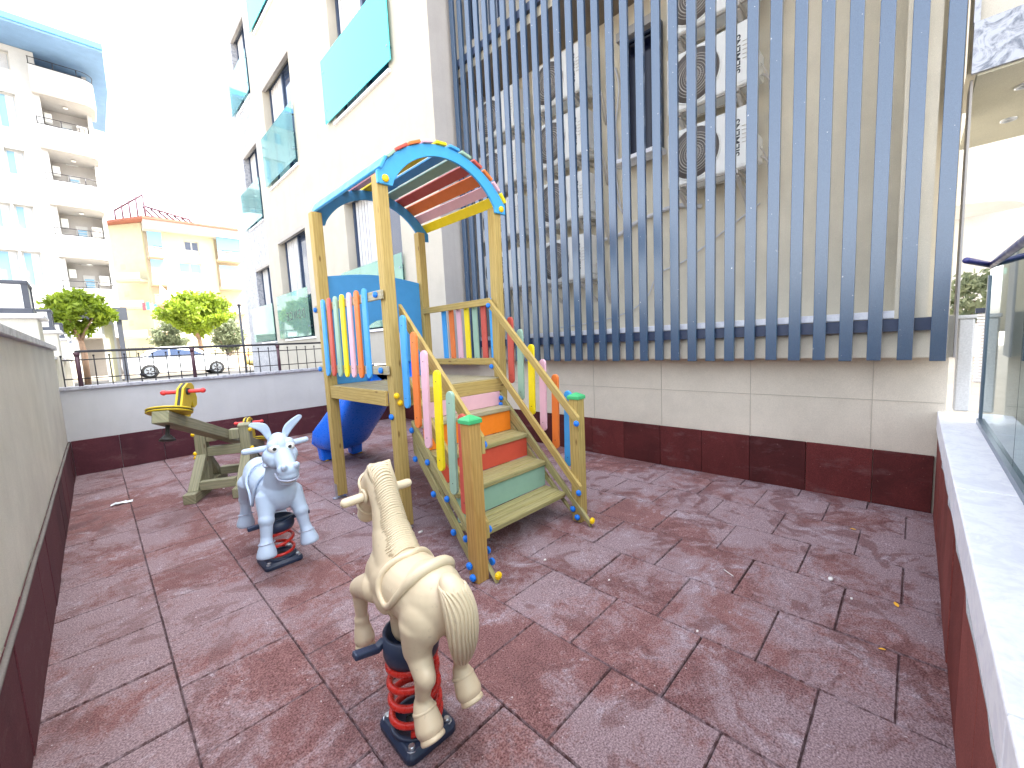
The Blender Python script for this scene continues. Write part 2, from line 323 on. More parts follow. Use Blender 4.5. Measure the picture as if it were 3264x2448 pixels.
    def capsule(s, a, b, ra, rb, n=14):
        """closed tapered limb with round ends (for the voxel blend)"""
        n = max(n, 26) if MB.HI else n; a, b = Vec(a), Vec(b); d = (b - a).normalized(); pts, rs = [], []
        for t in (80, 55, 30, 8): pts.append(a - d * ra * math.sin(R(t))); rs.append(ra * math.cos(R(t)))
        for t in (8, 30, 55, 80): pts.append(b + d * rb * math.sin(R(t))); rs.append(rb * math.cos(R(t)))
        return s.tube(pts, rs, n)
    def mesh(s, name, org=(0, 0, 0)):
        me = bpy.data.meshes.new(name); o = Vec(org); me.from_pydata([v - o for v in s.v], [], s.f)
        uv = me.uv_layers.new(name='UVMap'); k = 0
        for p, (g, off) in zip(me.polygons, s.g):
            gg = g.normalized(); n = p.normal; t = n.cross(gg)
            if t.length < 1e-3: gg = n.orthogonal().normalized(); t = n.cross(gg)
            t.normalize()
            for vi in p.vertices:
                co = s.v[vi]; uv.data[k].uv = (co.dot(gg) + off[0], co.dot(t) + off[1] + n.dot(Vec((.3, .5, .7)))); k += 1
        me.polygons.foreach_set('use_smooth', s.sm)
        if any(s.tint):
            at = me.attributes.new('tint', 'FLOAT', 'FACE'); at.data.foreach_set('value', s.tint)
        me.update(); return me
    def build(s, name, mat, parent=None, bevel=0.0, seg=1, mod=None):
        org = ORG.get(parent.name, (0, 0, 0)) if parent else (0, 0, 0)
        o = bpy.data.objects.new(name, s.mesh(name, org)); COL.objects.link(o); o.data.materials.append((MAT[mat] if isinstance(mat, str) else mat).m)
        if parent: o.parent = parent; ORG[o.name] = org
        if bevel:
            b = o.modifiers.new('bevel', 'BEVEL'); b.width = bevel; b.segments = seg; b.limit_method = 'ANGLE'; b.angle_limit = R(40)
        return o
def tag(o, label, cat, group=None, kind=None):
    if label: o['label'] = label
    if cat: o['category'] = cat
    if group: o['group'] = group
    if kind: o['kind'] = kind
    return o
def thing(name, label, cat, loc=(0, 0, 0), group=None, rotz=0.0, local=False):
    o = bpy.data.objects.new(name, None); COL.objects.link(o); o.location = loc; o.rotation_euler = (0, 0, rotz); o.empty_display_size = 0.1
    ORG[o.name] = (0, 0, 0) if local else loc
    return tag(o, label, cat, group)
def dup(root, loc, label, rotz=None):
    r = root.copy(); COL.objects.link(r); r.location = loc; r['label'] = label
    if rotz is not None: r.rotation_euler = (0, 0, rotz)
    for ch in list(root.children):
        c_ = ch.copy(); COL.objects.link(c_); c_.parent = r
        for g_ in list(ch.children):
            d_ = g_.copy(); COL.objects.link(d_); d_.parent = c_
    return r
def struct(name, mb, mat): return tag(mb.build(name, mat), None, None, kind='structure')
def evalmesh(o):
    dg = bpy.context.evaluated_depsgraph_get(); dg.update(); return bpy.data.meshes.new_from_object(o.evaluated_get(dg))
def blob(name, mb, mat, parent, vox=0.007, it=6, fac=0.5):
    """blend overlapping closed limbs into one continuous skin"""
    o = mb.build('tmp', mat); r_ = o.modifiers.new('r', 'REMESH'); r_.mode = 'VOXEL'; r_.voxel_size = vox; r_.use_smooth_shade = True
    s_ = o.modifiers.new('s', 'SMOOTH'); s_.factor = fac; s_.iterations = it
    me = evalmesh(o); bpy.data.objects.remove(o); me.name = name
    me.polygons.foreach_set('use_smooth', [True] * len(me.polygons))
    q = bpy.data.objects.new(name, me); COL.objects.link(q); q.data.materials.clear(); q.data.materials.append(MAT[mat].m)
    if parent: q.parent = parent; ORG[q.name] = ORG[parent.name]
    return q
def drape(ob, axis_pts, dirs, lift=.003, reach=.35):
    """points on the skin of ob: from each axis point outwards along its direction"""
    me = ob.data; bv = BVHTree.FromPolygons([v.co for v in me.vertices], [tuple(p.vertices) for p in me.polygons]); out = []
    for c_, d_ in zip(axis_pts, dirs):
        c_, d_ = Vec(c_), Vec(d_).normalized(); h_ = bv.ray_cast(c_ + d_ * reach, -d_)
        if h_[0] is not None: out.append(h_[0] + d_ * lift)
    return out
def text(name, body, size, mtx, mat, parent, extrude=0.001):
    cv = bpy.data.curves.new('t', 'FONT'); cv.body = body; cv.size = size; cv.extrude = extrude; cv.align_x = 'CENTER'; cv.align_y = 'CENTER'; cv.offset = 0.0012 * size / 0.1
    o = bpy.data.objects.new('t', cv); COL.objects.link(o); me = evalmesh(o); bpy.data.objects.remove(o); me.name = name
    me.transform(mtx); q = bpy.data.objects.new(name, me); COL.objects.link(q); me.materials.clear(); me.materials.append(MAT[mat].m)
    q.parent = parent; ORG[q.name] = ORG[parent.name]
    org = Vec(ORG[parent.name]); me.transform(Matrix.Translation(-org)); return q
def arc(cx, cz, r, a0, a1, n): return [(cx + r * math.cos(R(a0 + (a1 - a0) * i / n)), cz + r * math.sin(R(a0 + (a1 - a0) * i / n))) for i in range(n + 1)]
def bez(p0, p1, p2, p3, n=12):
    p0, p1, p2, p3 = map(Vec, (p0, p1, p2, p3)); return [p0 * (1 - t) ** 3 + p1 * 3 * t * (1 - t) ** 2 + p2 * 3 * t * t * (1 - t) + p3 * t ** 3 for t in [i / n for i in range(n + 1)]]
def cr_spline(P, n=8, closed=False):
    P = [Vec(q) for q in P]; out = []; k = len(P); rng = range(k if closed else k - 1)
    for i in rng:
        a = P[(i - 1) % k] if closed or i > 0 else P[i]; b = P[i]; c_ = P[(i + 1) % k]; d = P[(i + 2) % k] if closed or i + 2 < k else P[min(i + 1, k - 1)]
        for j in range(n):
            t = j / n; out.append(0.5 * ((2 * b) + (c_ - a) * t + (2 * a - 5 * b + 4 * c_ - d) * t * t + (3 * b - a - 3 * c_ + d) * t ** 3))
    if not closed: out.append(P[-1])
    return out

# ================================================================== SETTING
PT = 0.505
mb = MB()
for ci in range(-1, 11):
    x0 = -0.37 + ci * 0.4975
    for k in range(-6, 18):
        y0 = 2.27 + k * PT + (0 if ci % 2 == 0 else PT / 2) - PT
        j = lambda: random.uniform(-.0018, .0016)
        xa, xb, ya, yb = max(x0, -0.4) + .0012 + j() * .4, min(x0 + .4975, 4.83) - .0012 - j() * .4, max(y0, -0.18) + .002 + j(), min(y0 + PT, 8.56) - .002 - j()
        if xb - xa < .03 or yb - ya < .03: continue
        t = random.random(); zs = [random.uniform(-.0035, .0025) for _ in range(4)]; e = .0048
        cs = [(xa, ya), (xb, ya), (xb, yb), (xa, yb)]; ins = [(xa + e, ya + e), (xb - e, ya + e), (xb - e, yb - e), (xa + e, yb - e)]
        vs = [(px, py, -.03) for px, py in cs] + [(px, py, z - .007) for (px, py), z in zip(cs, zs)] + [(px, py, z) for (px, py), z in zip(ins, zs)]
        fs = [(8, 9, 10, 11)] + [(a, (a + 1) % 4, 4 + (a + 1) % 4, 4 + a) for a in range(4)] + [(4 + a, 4 + (a + 1) % 4, 8 + (a + 1) % 4, 8 + a) for a in range(4)]
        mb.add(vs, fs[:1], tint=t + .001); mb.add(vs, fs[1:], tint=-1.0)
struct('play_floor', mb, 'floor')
mb = MB(); mb.add([(-.6, -.5, -.02), (5.4, -.5, -.02), (5.4, 8.7, -.02), (-.6, 8.7, -.02)], [(0, 1, 2, 3)]); struct('floor_base', mb, 'joint')
G = 0.70
mb = MB()
for a, b, c_, d in ((-200, -200, 200, -0.55), (-200, 8.8, 200, 300), (-200, -0.55, -0.6, 8.8), (5.4, -0.55, 200, 8.8)):
    mb.add([(a, b, G), (c_, b, G), (c_, d, G), (a, d, G)], [(0, 1, 2, 3)])
struct('ground', mb, 'pave')
mb = MB(); mb.add([(-60, 22.5, G + .004), (60, 22.5, G + .004), (60, 28.0, G + .004), (-60, 28.0, G + .004)], [(0, 1, 2, 3)]); struct('street', mb, 'asphalt')
mb = MB(); mb.box((-60, 28.0, G), (60, 31.5, G + .12)); struct('pavement', mb, 'pave')

# ---- left boundary wall
t = thing('boundary_wall', 'tall rough beige plastered wall on the left with a grey stone coping', 'wall', (-.47, 4, 0))
MB().box((-.60, -.5, -.02), (-.37, 8.72, 1.80)).build('wall', 'wall_l', t)
mb = MB(); mb.board((-.485, -.5, 1.832), (-.485, 8.72, 1.832), .30, .06, (1, 0, 0)); mb.build('coping', 'gcoping', t, .006)
mb = MB()
for k in range(18):
    y0 = -.45 + k * .5; mb.box((-.372, y0 + .003, .0), (-.345 + random.uniform(-.003, .003), y0 + .497, .505 + random.uniform(-.008, .006)), tint=random.random() + .01)
mb.build('skirting', 'skirtp', t, .003)
MB().tube([(-.352, y, .51 + random.uniform(-.004, .006)) for y in [i * .25 - .4 for i in range(36)]], .011, 6).build('cement_fillet', 'mortard', t)
# ---- back wall and its railing
t = thing('court_wall', 'low grey plastered wall at the back of the court under the iron railing', 'wall', (2, 8.6, 0))
MB().box((-.37, 8.55, -.02), (4.83, 8.78, 1.235)).build('wall', 'wall_b', t)
MB().board((-.40, 8.655, 1.255), (4.12, 8.655, 1.255), .30, .045, (0, 1, 0)).build('coping', 'gcoping', t, .004)
mb = MB()
for k in range(11):
    a, b = -.34 + k * .5, min(-.34 + k * .5 + .496, 4.80); mb.box((a, 8.525 + random.uniform(-.003, .003), 0), (b, 8.552, .505), tint=random.random() + .01)
mb.build('skirting', 'skirtp', t, .003)
t = thing('iron_railing', 'black iron railing with plum posts along the top of the back wall', 'railing', (1.5, 8.6, 1.28))
MB().board((-.17, 8.6, 1.775), (4.1, 8.6, 1.775), .045, .035, (0, 1, 0)).build('top_rail', 'rail', t, .006, 2)
for z in (1.655, 1.385): MB().tube([(-.30, 8.6, z), (4.1, 8.6, z)], .008, 8).build('cross_rail', 'rail', t)
for x in (-.151, 1.175, 2.467, 3.75): MB().tube([(x, 8.6, 1.27), (x, 8.6, 1.76)], .026, 12).tube([(x, 8.6, 1.70), (x, 8.6, 1.765)], (.026, .04), 12).build('post', 'plum', t)
for i in range(28):
    x = -.308 + i * .1635
    if min(abs(x - q) for q in (-.151, 1.175, 2.467, 3.75)) < .06 or x > 4.08: continue
    MB().tube([(x, 8.6, 1.275), (x, 8.6, 1.715)], .0075, 6).tube([(x, 8.6, 1.70), (x, 8.6, 1.725)], .012, 6).build('bar', 'rail', t)
# ---- right parapet with glass balustrade
t = thing('parapet_wall', 'low parapet on the right with thick white marble coping over red tiles', 'wall', (2.2, -.3, 0))
MB().box((-.37, -.42, -.02), (4.83, -.19, .72)).build('wall', 'wall_r', t)
mb = MB()
for k in range(11):
    a, b = -.33 + k * .5, min(-.33 + k * .5 + .497, 4.80); mb.box((a, -.192, 0), (b, -.163 + random.uniform(-.003, .003), .69 + random.uniform(-.012, .008)), tint=random.random() + .01)
mb.build('skirting', 'skirt_lit', t, .004)
mb = MB()
for a, b in ((-.4, 1.15), (1.153, 2.65), (2.653, 4.02), (4.023, 4.86)): mb.box((a, -.44, .715 + random.uniform(0, .002)), (b, -.152, .868 + random.uniform(-.002, .002)))
mb.build('coping', 'coping', t, .006, 2)
MB().tube([(x, -.157, .70 + random.uniform(-.01, .01)) for x in [i * .12 - .3 for i in range(42)]], [random.choice((.003, .003, .004, .005, .009)) for _ in range(42)], 6).build('cement_fillet', 'mortar', t)
t = thing('glass_balustrade', 'greenish glass balustrade with a dark indigo handrail on the white coping', 'balustrade', (2.2, -.36, .87))
MB().box((.2, -.385, .869), (4.40, -.335, .905)).build('base_channel', 'steel', t)
for a, b in ((.2, 1.6), (1.61, 3.0), (3.01, 4.39)): MB().box((a, -.366, .906), (b, -.354, 1.955)).build('glass_panel', 'gpar', t)
MB().board((4.40, -.36, 1.91), (4.40, -.36, .87), .04, .03, (1, 0, 0)).build('post', 'steel', t)
MB().tube([(.1, -.36, 1.975), (4.38, -.36, 1.975)], .026, 12, round_end=True).build('handrail', 'bluerail', t)
MB().tube([(4.38, -.36, 1.975), (3.97, -.215, 1.99)], .02, 10, round_end=True).build('rail_return', 'bluerail', t)

# ================================================================== THE BUILDING
B = thing('apartment_building', 'cream apartment building with stone end, deep windows and an equipment recess on the right', 'building', (6, 6, 0))
def holed(mb, axis, c, u0, u1, z0, z1, holes, depth):
    """wall sheet at axis=c ('x' or 'y'), with reveals going 'depth' behind"""
    us = sorted({u0, u1, *[min(max(h[i], u0), u1) for h in holes for i in (0, 1)]}); zs = sorted({z0, z1, *[min(max(h[i], z0), z1) for h in holes for i in (2, 3)]})
    P = (lambda u, z, d=0: (c + d, u, z)) if axis == 'x' else (lambda u, z, d=0: (u, c + d, z))
    for i in range(len(us) - 1):
        for j in range(len(zs) - 1):
            um, zm = (us[i] + us[i + 1]) / 2, (zs[j] + zs[j + 1]) / 2
            if any(h[0] < um < h[1] and h[2] < zm < h[3] for h in holes): continue
            mb.add([P(us[i], zs[j]), P(us[i + 1], zs[j]), P(us[i + 1], zs[j + 1]), P(us[i], zs[j + 1])], [(3, 2, 1, 0)])
    for a, b, e, f in holes:
        q = [(a, e), (b, e), (b, f), (a, f)]
        for i in range(4):
            (ua, za), (ub, zb) = q[i], q[(i + 1) % 4]; mb.add([P(ua, za), P(ub, zb), P(ub, zb, depth), P(ua, za, depth)], [(0, 1, 2, 3)])
def window_x(x, y0, y1, z0, z1, parent, sash=2, curtain=True, sill=True, pane='pane'):
    f = MB(); d = .055
    f.box((x, y0, z0), (x + .06, y0 + d, z1)); f.box((x, y1 - d, z0), (x + .06, y1, z1)); f.box((x + .001, y0 + d, z1 - d), (x + .059, y1 - d, z1)); f.box((x + .001, y0 + d, z0), (x + .059, y1 - d, z0 + d))
    for k in range(1, sash): ym = y0 + (y1 - y0) * k / sash; f.box((x - .01, ym - .04, z0 + d), (x + .05, ym + .04, z1 - d))
    o = f.build('window', 'frame', parent)
    MB().box((x + .03, y0 + d, z0 + d), (x + .04, y1 - d, z1 - d)).build('pane', pane, o)
    if curtain:
        mb = MB(); n = 24; a, b = y0 + (y1 - y0) * .52, y1 - .08
        pts = [(a + (b - a) * i / n, .012 * math.sin(i * 1.9)) for i in range(n + 1)]
        vs = [(x + .022 + q, y, z) for z in (z0 + d, z1 - d) for y, q in pts]
        mb.add(vs, [(i, i + 1, n + 2 + i, n + 1 + i) for i in range(n)], smooth=True).build('curtain', 'curtain', o)
    if sill: MB().box((x - .24, y0 - .06, z0 - .05), (x, y1 + .06, z0)).build('sill', 'coping', o, .004)
    MB().box((x - .19, y0 - .0, z1 - .10), (x - .10, y1 + .0, z1 - .002)).build('shutter_box', 'retw', o)
    return o
def guard(x, y0, y1, z0, z1, mat, parent):
    o = MB().box((x - .012, y0, z0), (x, y1, z1)).build('glass_guard', mat, parent)
    f = MB()
    for y in (y0 + .08, y1 - .08):
        for z in (z0 + .25, z1 - .25): f.tube([(x - .02, y, z), (x + .07, y, z)], .022, 10)
    f.build('fixing', 'steel', o); return o
XC, XS = 4.15, 4.80
holesB = [(11.25, 13.42, 2.0, 4.86), (11.25, 13.42, 6.32, 9.05), (11.25, 13.42, 10.5, 13.2), (6.72, 8.92, 2.0, 4.83), (6.72, 8.92, 6.4, 9.05), (6.72, 8.92, 10.5, 13.2)]
mb = MB(); holed(mb, 'x', XC, 5.52, 14.4, 1.285, 22, holesB, .20); mb.add([(XC, 9.0, .69), (XC, 14.4, .69), (XC, 14.4, 1.284), (XC, 9.0, 1.284)], [(3, 2, 1, 0)])
mb.add([(XC, 14.4, .69), (XS + .3, 14.4, .69), (XS + .3, 14.4, 22), (XC, 14.4, 22)], [(3, 2, 1, 0)])
mb.add([(XC, 5.52, 22), (9, 5.52, 22), (9, 14.4, 22), (XC, 14.4, 22)], [(0, 1, 2, 3)]); mb.build('front_wall', 'cream', B)
mb = MB(); mb.add([(XC, 5.52, 1.285), (5.36, 5.52, 1.285), (5.36, 5.52, 22), (XC, 5.52, 22)], [(0, 1, 2, 3)]); mb.add([(XC, 5.52, 1.284), (XC, 8.6, 1.284), (5.2, 8.6, 1.284), (5.2, 5.52, 1.284)], [(0, 1, 2, 3)]); mb.build('return_wall', 'retw', B)
for i, (a, b, e, f) in enumerate(holesB): window_x(XC + .19, a, b, e, f, B)
guard(XC - .06, 11.33, 13.85, 2.03, 3.28, 'ggreen', B); guard(XC - .06, 11.2, 13.7, 6.42, 7.74, 'gclear', B); guard(XC - .06, 11.2, 13.7, 10.58, 11.9, 'gcyan', B)
guard(XC - .06, 6.66, 9.2, 2.03, 3.30, 'ggreen', B); guard(XC - .06, 6.54, 9.3, 6.47, 7.74, 'gcyan', B); guard(XC - .06, 6.54, 9.3, 10.6, 11.9, 'gcyan', B)
holesS = [(16.7, 18.4, 2.05, 4.86), (16.7, 18.4, 6.35, 9.03), (16.7, 18.4, 10.5, 13.1)]
mb = MB(); holed(mb, 'x', XS, 14.3, 20.25, .69, 22, holesS, .2)
mb.add([(XS, 20.25, .69), (9, 20.25, .69), (9, 20.25, 22), (XS, 20.25, 22)], [(3, 2, 1, 0)]); mb.add([(XS, 14.3, 22), (9, 14.3, 22), (9, 20.25, 22), (XS, 20.25, 22)], [(0, 1, 2, 3)]); mb.build('stone_cladding', 'stoneclad', B)
for h_ in holesS: window_x(XS + .19, *h_, B)
guard(XS - .06, 16.6, 19.3, 2.08, 3.40, 'ggreen', B); guard(XS - .06, 16.6, 19.0, 6.42, 7.75, 'gclear', B); guard(XS - .06, 16.6, 18.9, 10.6, 11.9, 'gclear', B)
# lower wall of the court, apron, recess
mb = MB(); mb.add([(4.83, -.2, -.02), (4.83, 8.8, -.02), (4.83, 8.8, 1.32), (4.83, -.2, 1.32)], [(3, 2, 1, 0)]); mb.build('base_wall', 'wall_r', B)
mb = MB()
for y in (.255, 1.227, 2.2, 3.17, 4.14, 5.11): mb.box((4.826, y - .002, .50), (4.8305, y + .002, .938))
for y in (.255, 1.227, 2.2, 3.17, 4.14, 5.11): mb.box((4.826, y - .002, .944), (4.8305, y + .002, 1.31))
mb.box((4.826, -.19, .939), (4.8305, 8.5, .943)); mb.build('panel_joint', 'jointc', B)
mb = MB()
for k in range(18):
    a, b = -.26 + k * .495, min(-.26 + k * .495 + .491, 8.52); mb.box((4.803 + random.uniform(-.003, .003), max(a, -.15), 0), (4.832, b, .492), tint=random.random() + .01)
mb.build('skirting', 'skirt', B, .003)
mb = MB(); mb.add([(4.625, -.21, 1.33), (4.625, 5.52, 1.33), (4.625, 5.52, 1.652), (4.625, -.21, 1.652)], [(3, 2, 1, 0)]); mb.add([(4.625, -.21, 1.33), (4.84, -.21, 1.33), (4.84, 5.52, 1.33), (4.625, 5.52, 1.33)], [(3, 2, 1, 0)])
mb.add([(5.36, -.21, 1.5), (5.36, 5.52, 1.5), (5.36, 5.52, 5.86), (5.36, -.21, 5.86)], [(3, 2, 1, 0)])
mb.add([(4.60, -.06, 1.60), (4.60, .13, 1.60), (4.60, .13, 5.86), (4.60, -.06, 5.86)], [(3, 2, 1, 0)]); mb.add([(4.60, .13, 1.60), (5.36, .13, 1.60), (5.36, .13, 5.86), (4.60, .13, 5.86)], [(3, 2, 1, 0)])
mb.add([(4.60, -.21, 5.86), (4.60, 5.52, 5.86), (4.60, 5.52, 6.12), (4.60, -.21, 6.12)], [(3, 2, 1, 0)]); mb.build('recess_wall', 'beige', B)
MB().box((4.605, -.05, 1.652), (5.36, 5.51, 1.715)).build('recess_ledge', 'coping', B, .004)
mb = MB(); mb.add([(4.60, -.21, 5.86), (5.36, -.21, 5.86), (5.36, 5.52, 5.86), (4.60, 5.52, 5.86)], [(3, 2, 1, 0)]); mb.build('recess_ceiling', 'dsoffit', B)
hu = [(.6 + k * 1.25, 1.6 + k * 1.25, 6.3, 8.6) for k in range(4)]
mb = MB(); holed(mb, 'x', 4.66, -.21, 5.52, 6.12, 22, hu, .2); mb.build('upper_wall', 'cream', B)
for h_ in hu: window_x(4.85, *h_, B, sash=2, sill=False)
window_x(5.27, 2.36, 2.86, 3.89, 5.42, B, sash=1, curtain=False, pane='darkpane')
# marble end, canopy over the passage, upper block added to stop sun
mb = MB(); mb.box((4.60, -.226, 1.33), (4.86, -.211, 3.31)); mb.build('marble_edge', 'retw', B, .002)
mb = MB(); mb.box((4.50, -9, 3.315), (4.53, -.21, 3.645)); mb.build('canopy_fascia', 'marble', B)
mb = MB(); mb.box((4.531, -9, 3.30), (6.30, -.24, 3.36)); mb.build('canopy_soffit', 'soffit', B)
for x, y in ((5.705, -.50), (4.98, -.50), (5.4, -1.6)): MB().lathe([(.05, .03), (.05, -.012), (.03, -.014), (.028, .0)], (x, y, 3.30), (0, 0, 1), 14).build('spotlight', 'zinc', B)
mb = MB(); mb.box((4.56, -9, 3.646), (6.3, -.22, 4.0)); mb.box((4.9, -9, 4.0), (6.3, -.22, 22)); mb.build('upper_sun_block', 'cream', B)
MB().box((4.60, -9, 4.0), (4.612, -.60, 5.0)).build('glass_guard', 'gcyan', B)
MB().box((4.50, -.236, 3.646), (4.56, -.206, 9)).build('marble_edge', 'marble', B)

# ---- slat screen
S = thing('slat_screen', 'tall screen of blue grey vertical metal slats in front of the equipment recess', 'screen', (4.53, 2.6, 1.31))
for k in range(31):
    y = -.127 + k * .1838
    if y > 5.47: break
    MB().box((4.50, y - .045, 1.315 + random.uniform(-.006, .006)), (4.545, y + .045, 9.2)).build('slat', 'slat', S, .003)
for z in (1.597, 6.03, 8.3):
    MB().box((4.546, -.16, z - .05), (4.60, 5.46, z + .05)).build('cross_rail', 'navy', S)

# ---- outdoor air conditioners (front faces -x, fan towards +y)
def make_ac(label, loc):
    t = thing('air_conditioner', label, 'air conditioner', loc, 'outdoor air conditioners behind the slats', 0, True)
    mb = MB(); mb.box((0, -.43, 0), (.30, .43, .60)); mb.build('casing', 'acw', t, .02, 3)
    MB().box((-.004, -.42, .03), (.002, -.19, .57)).build('front_panel', 'acw', t, .006, 2)
    mb = MB(); mb.lathe([(.27, 0), (.27, .012), (.0, .013)], (.006, .13, .30), (-1, 0, 0), 40); mb.build('fan_opening', 'acf', t)
    g = MB()
    for i in range(1, 11):
        r_ = .026 * i; g.tube([(-.012 + .02 * (i / 11) ** 3, .13 + r_ * math.cos(a), .30 + r_ * math.sin(a)) for a in [2 * math.pi * k / 36 for k in range(36)]], .0035 if i % 3 else .006, 5, closed=True)
    for k in range(24):
        a = 2 * math.pi * k / 24; g.tube([(-.010, .13 + .03 * math.cos(a), .30 + .03 * math.sin(a)), (.004, .13 + .265 * math.cos(a + .5), .30 + .265 * math.sin(a + .5))], .0022, 4)
    g.lathe([(.045, 0), (.04, .012), (.0, .014)], (-.008, .13, .30), (-1, 0, 0), 16); g.build('fan_grille', 'acg', t)
    MB().tube([(-.004, .13 + .272 * math.cos(a), .30 + .272 * math.sin(a)) for a in [2 * math.pi * k / 40 for k in range(40)]], .008, 6, closed=True).build('fan_rim', 'acw', t)
    for k in range(5): MB().box((-.010, -.400, .24 + k * .04), (-.003, -.350, .245 + k * .04)).build('vent_slot', 'acg', t)
    mb = MB(); mb.box((.06, -.475, .06), (.28, -.429, .32)); mb.build('valve_cover', 'acw', t, .012, 2)
    text('lettering', 'SIEMENS', .098, Matrix(((0, 0, -1, -.0065), (0, 1, 0, -.300), (1, 0, 0, .30), (0, 0, 0, 1))), 'ink', t)
    mb = MB()
    for y in (-.30, .30): mb.box((-.02, y - .02, -.05), (.47, y + .02, -.012)); mb.board((.02, y, -.06), (.455, y, -.30), .035, .035, (0, 1, 0))
    mb.box((.02, -.40, -.012), (.05, .40, -.001)); mb.box((.25, -.40, -.012), (.28, .40, -.001)); mb.build('bracket', 'acg', t)
    MB().tube(bez((.20, -.475, .12), (.22, -.60, .05), (.30, -.60, -.2), (.44, -.52, -.35)), .014, 6).tube(bez((.16, -.475, .20), (.2, -.56, .1), (.28, -.54, -.1), (.44, -.50, -.3)), .009, 6).build('hose', 'acg', t)
    return t
ACX = 4.90
ac = make_ac('lowest of the three outdoor air conditioners to the right of the dark window', (ACX, 1.70, 3.29))
dup(ac, (ACX, 1.70, 4.09), 'middle of the three outdoor air conditioners to the right of the dark window')
dup(ac, (ACX, 1.70, 4.89), 'topmost of the three outdoor air conditioners to the right of the dark window')
o4 = ('lowest', 'second from bottom', 'third from bottom', 'topmost')
for i, z in enumerate((2.45, 3.28, 4.10, 4.90)): dup(ac, (ACX + .01, 3.71, z), o4[i] + ' air conditioner of the column just left of the dark window')
for i, z in enumerate((2.50, 3.32, 4.12, 4.92)): dup(ac, (ACX + .02, 4.96, z), o4[i] + ' air conditioner in the column at the far left end of the slats')
tag(MB().tube(cr_spline([(5.32, 1.9, 3.12), (5.31, 2.2, 3.20), (5.31, 2.55, 3.16), (5.30, 2.8, 3.10), (5.31, 3.0, 3.02), (5.32, 3.25, 3.0)], 6), .026, 10).build('insulated_pipe', 'pipew'), 'fat grey white insulated pipe running along the recess wall below the dark window', 'pipe')
tag(MB().tube(cr_spline([(5.33, 1.28, 3.0), (5.33, 1.7, 2.75), (5.33, 2.1, 2.52), (5.33, 2.45, 2.40), (5.33, 2.62, 2.12), (5.33, 2.9, 1.95), (5.33, 3.4, 1.85), (5.33, 4.1, 1.8)], 8), .009, 6).build('cable', 'pipew'), 'thin white cable sagging diagonally across the recess wall below the air conditioners', 'cable')
tag(MB().tube(cr_spline([(5.30, 1.02, 6.0), (5.30, 1.05, 5.2), (5.31, 1.13, 4.7), (5.30, 1.12, 4.4), (5.33, 1.16, 4.1)], 8), .011, 6).build('cable', 'pipew'), 'white cable hanging down beside the right column of air conditioners', 'cable')
tag(MB().tube(cr_spline([(5.33, 3.02, 5.2), (5.31, 2.96, 4.9), (5.33, 3.04, 4.4), (5.30, 3.0, 4.0), (5.32, 3.06, 3.6), (5.33, 2.95, 3.3)], 8), .012, 6).tube(cr_spline([(5.33, 3.06, 5.1), (5.31, 3.05, 4.7), (5.33, 3.0, 4.2), (5.30, 3.03, 3.9), (5.33, 2.98, 3.4)], 8), .008, 6).build('cable', 'pipew'), 'bundle of pale cables hanging between the middle air conditioners and the dark window', 'cable')

# ================================================================== CLIMBING TOWER
T = thing('climbing_tower', 'wooden climbing tower with blue arched roof, coloured slats, stairs and a blue slide', 'climbing frame', (2.4, 3.8, 0))
def post(name, x0, x1, y0, y1, z0, z1, lean=0.0, mat='wood'):
    mb = MB(); vs = []
    for z, l_ in ((z0, 0), (z1, lean)): vs += [(x0 + l_, y0, z), (x1 + l_, y0, z), (x1 + l_, y1, z), (x0 + l_, y1, z)]
    mb.add(vs, [(0, 3, 2, 1), (4, 5, 6, 7), (0, 1, 5, 4), (1, 2, 6, 5), (2, 3, 7, 6), (3, 0, 4, 7)]); return mb.build(name, mat, T, .006, 2)
for args in (('post', 1.755, 1.852, 3.145, 3.242, .035, 3.02), ('post', 1.712, 1.815, 4.42, 4.517, .035, 3.03), ('post', 2.995, 3.092, 3.145, 3.242, .035, 3.0, .05), ('post', 2.965, 3.062, 4.42, 4.517, .035, 3.01)):
    p = post(*args)
    x, y = args[1], args[3]
    MB().box((x - .006, y + .02, -.0), (x - .001, y + .08, .16)).box((x - .04, y + .02, .002), (x + .10, y + .08, .008)).box((x + .03, y + .03, .008), (x + .065, y + .065, .036)).build('post_shoe', 'zinc', p)
for x in (1.65, 2.845):
    p = post('stair_post', x, x + .097, 2.035, 2.132, .0, 1.105, mat='woodo' if x < 2 else 'wood')
    c = Vec((x + .0485, 2.0835, 0)); h = .058
    mb = MB(); vs = []
    for z, s_ in ((1.095, h), (1.120, h), (1.128, h - .006), (1.152, .004)): vs += [(c.x - s_, c.y - s_, z), (c.x + s_, c.y - s_, z), (c.x + s_, c.y + s_, z), (c.x - s_, c.y + s_, z)]
    fs = [(0, 3, 2, 1), (12, 13, 14, 15)] + [(4 * k + i, 4 * k + (i + 1) % 4, 4 * k + 4 + (i + 1) % 4, 4 * k + 4 + i) for k in range(3) for i in range(4)]
    mb.add(vs, fs).build('post_cap', 'capgreen', p, .002)
# arches: front and back plates
CXA = 2.468
outer = arc(CXA, 2.545, .858, 36, 144, 40); inner = arc(CXA, 2.635, .668, 32, 148, 36)
def arch(y):
    poly = [(3.186, 2.935), (3.188, 3.03)] + [q for q in outer] + [(1.746, 3.03), (1.748, 2.935), (1.880, 2.935)] + [q for q in reversed(inner)] + [(3.046, 2.935)]
    return MB().prism(poly, ((0, y, 0), (1, 0, 0), (0, 0, 1)), .026).build('arch', 'blue' if y < 4 else 'dblue', T, .003)
arch(3.144); arch(4.546)
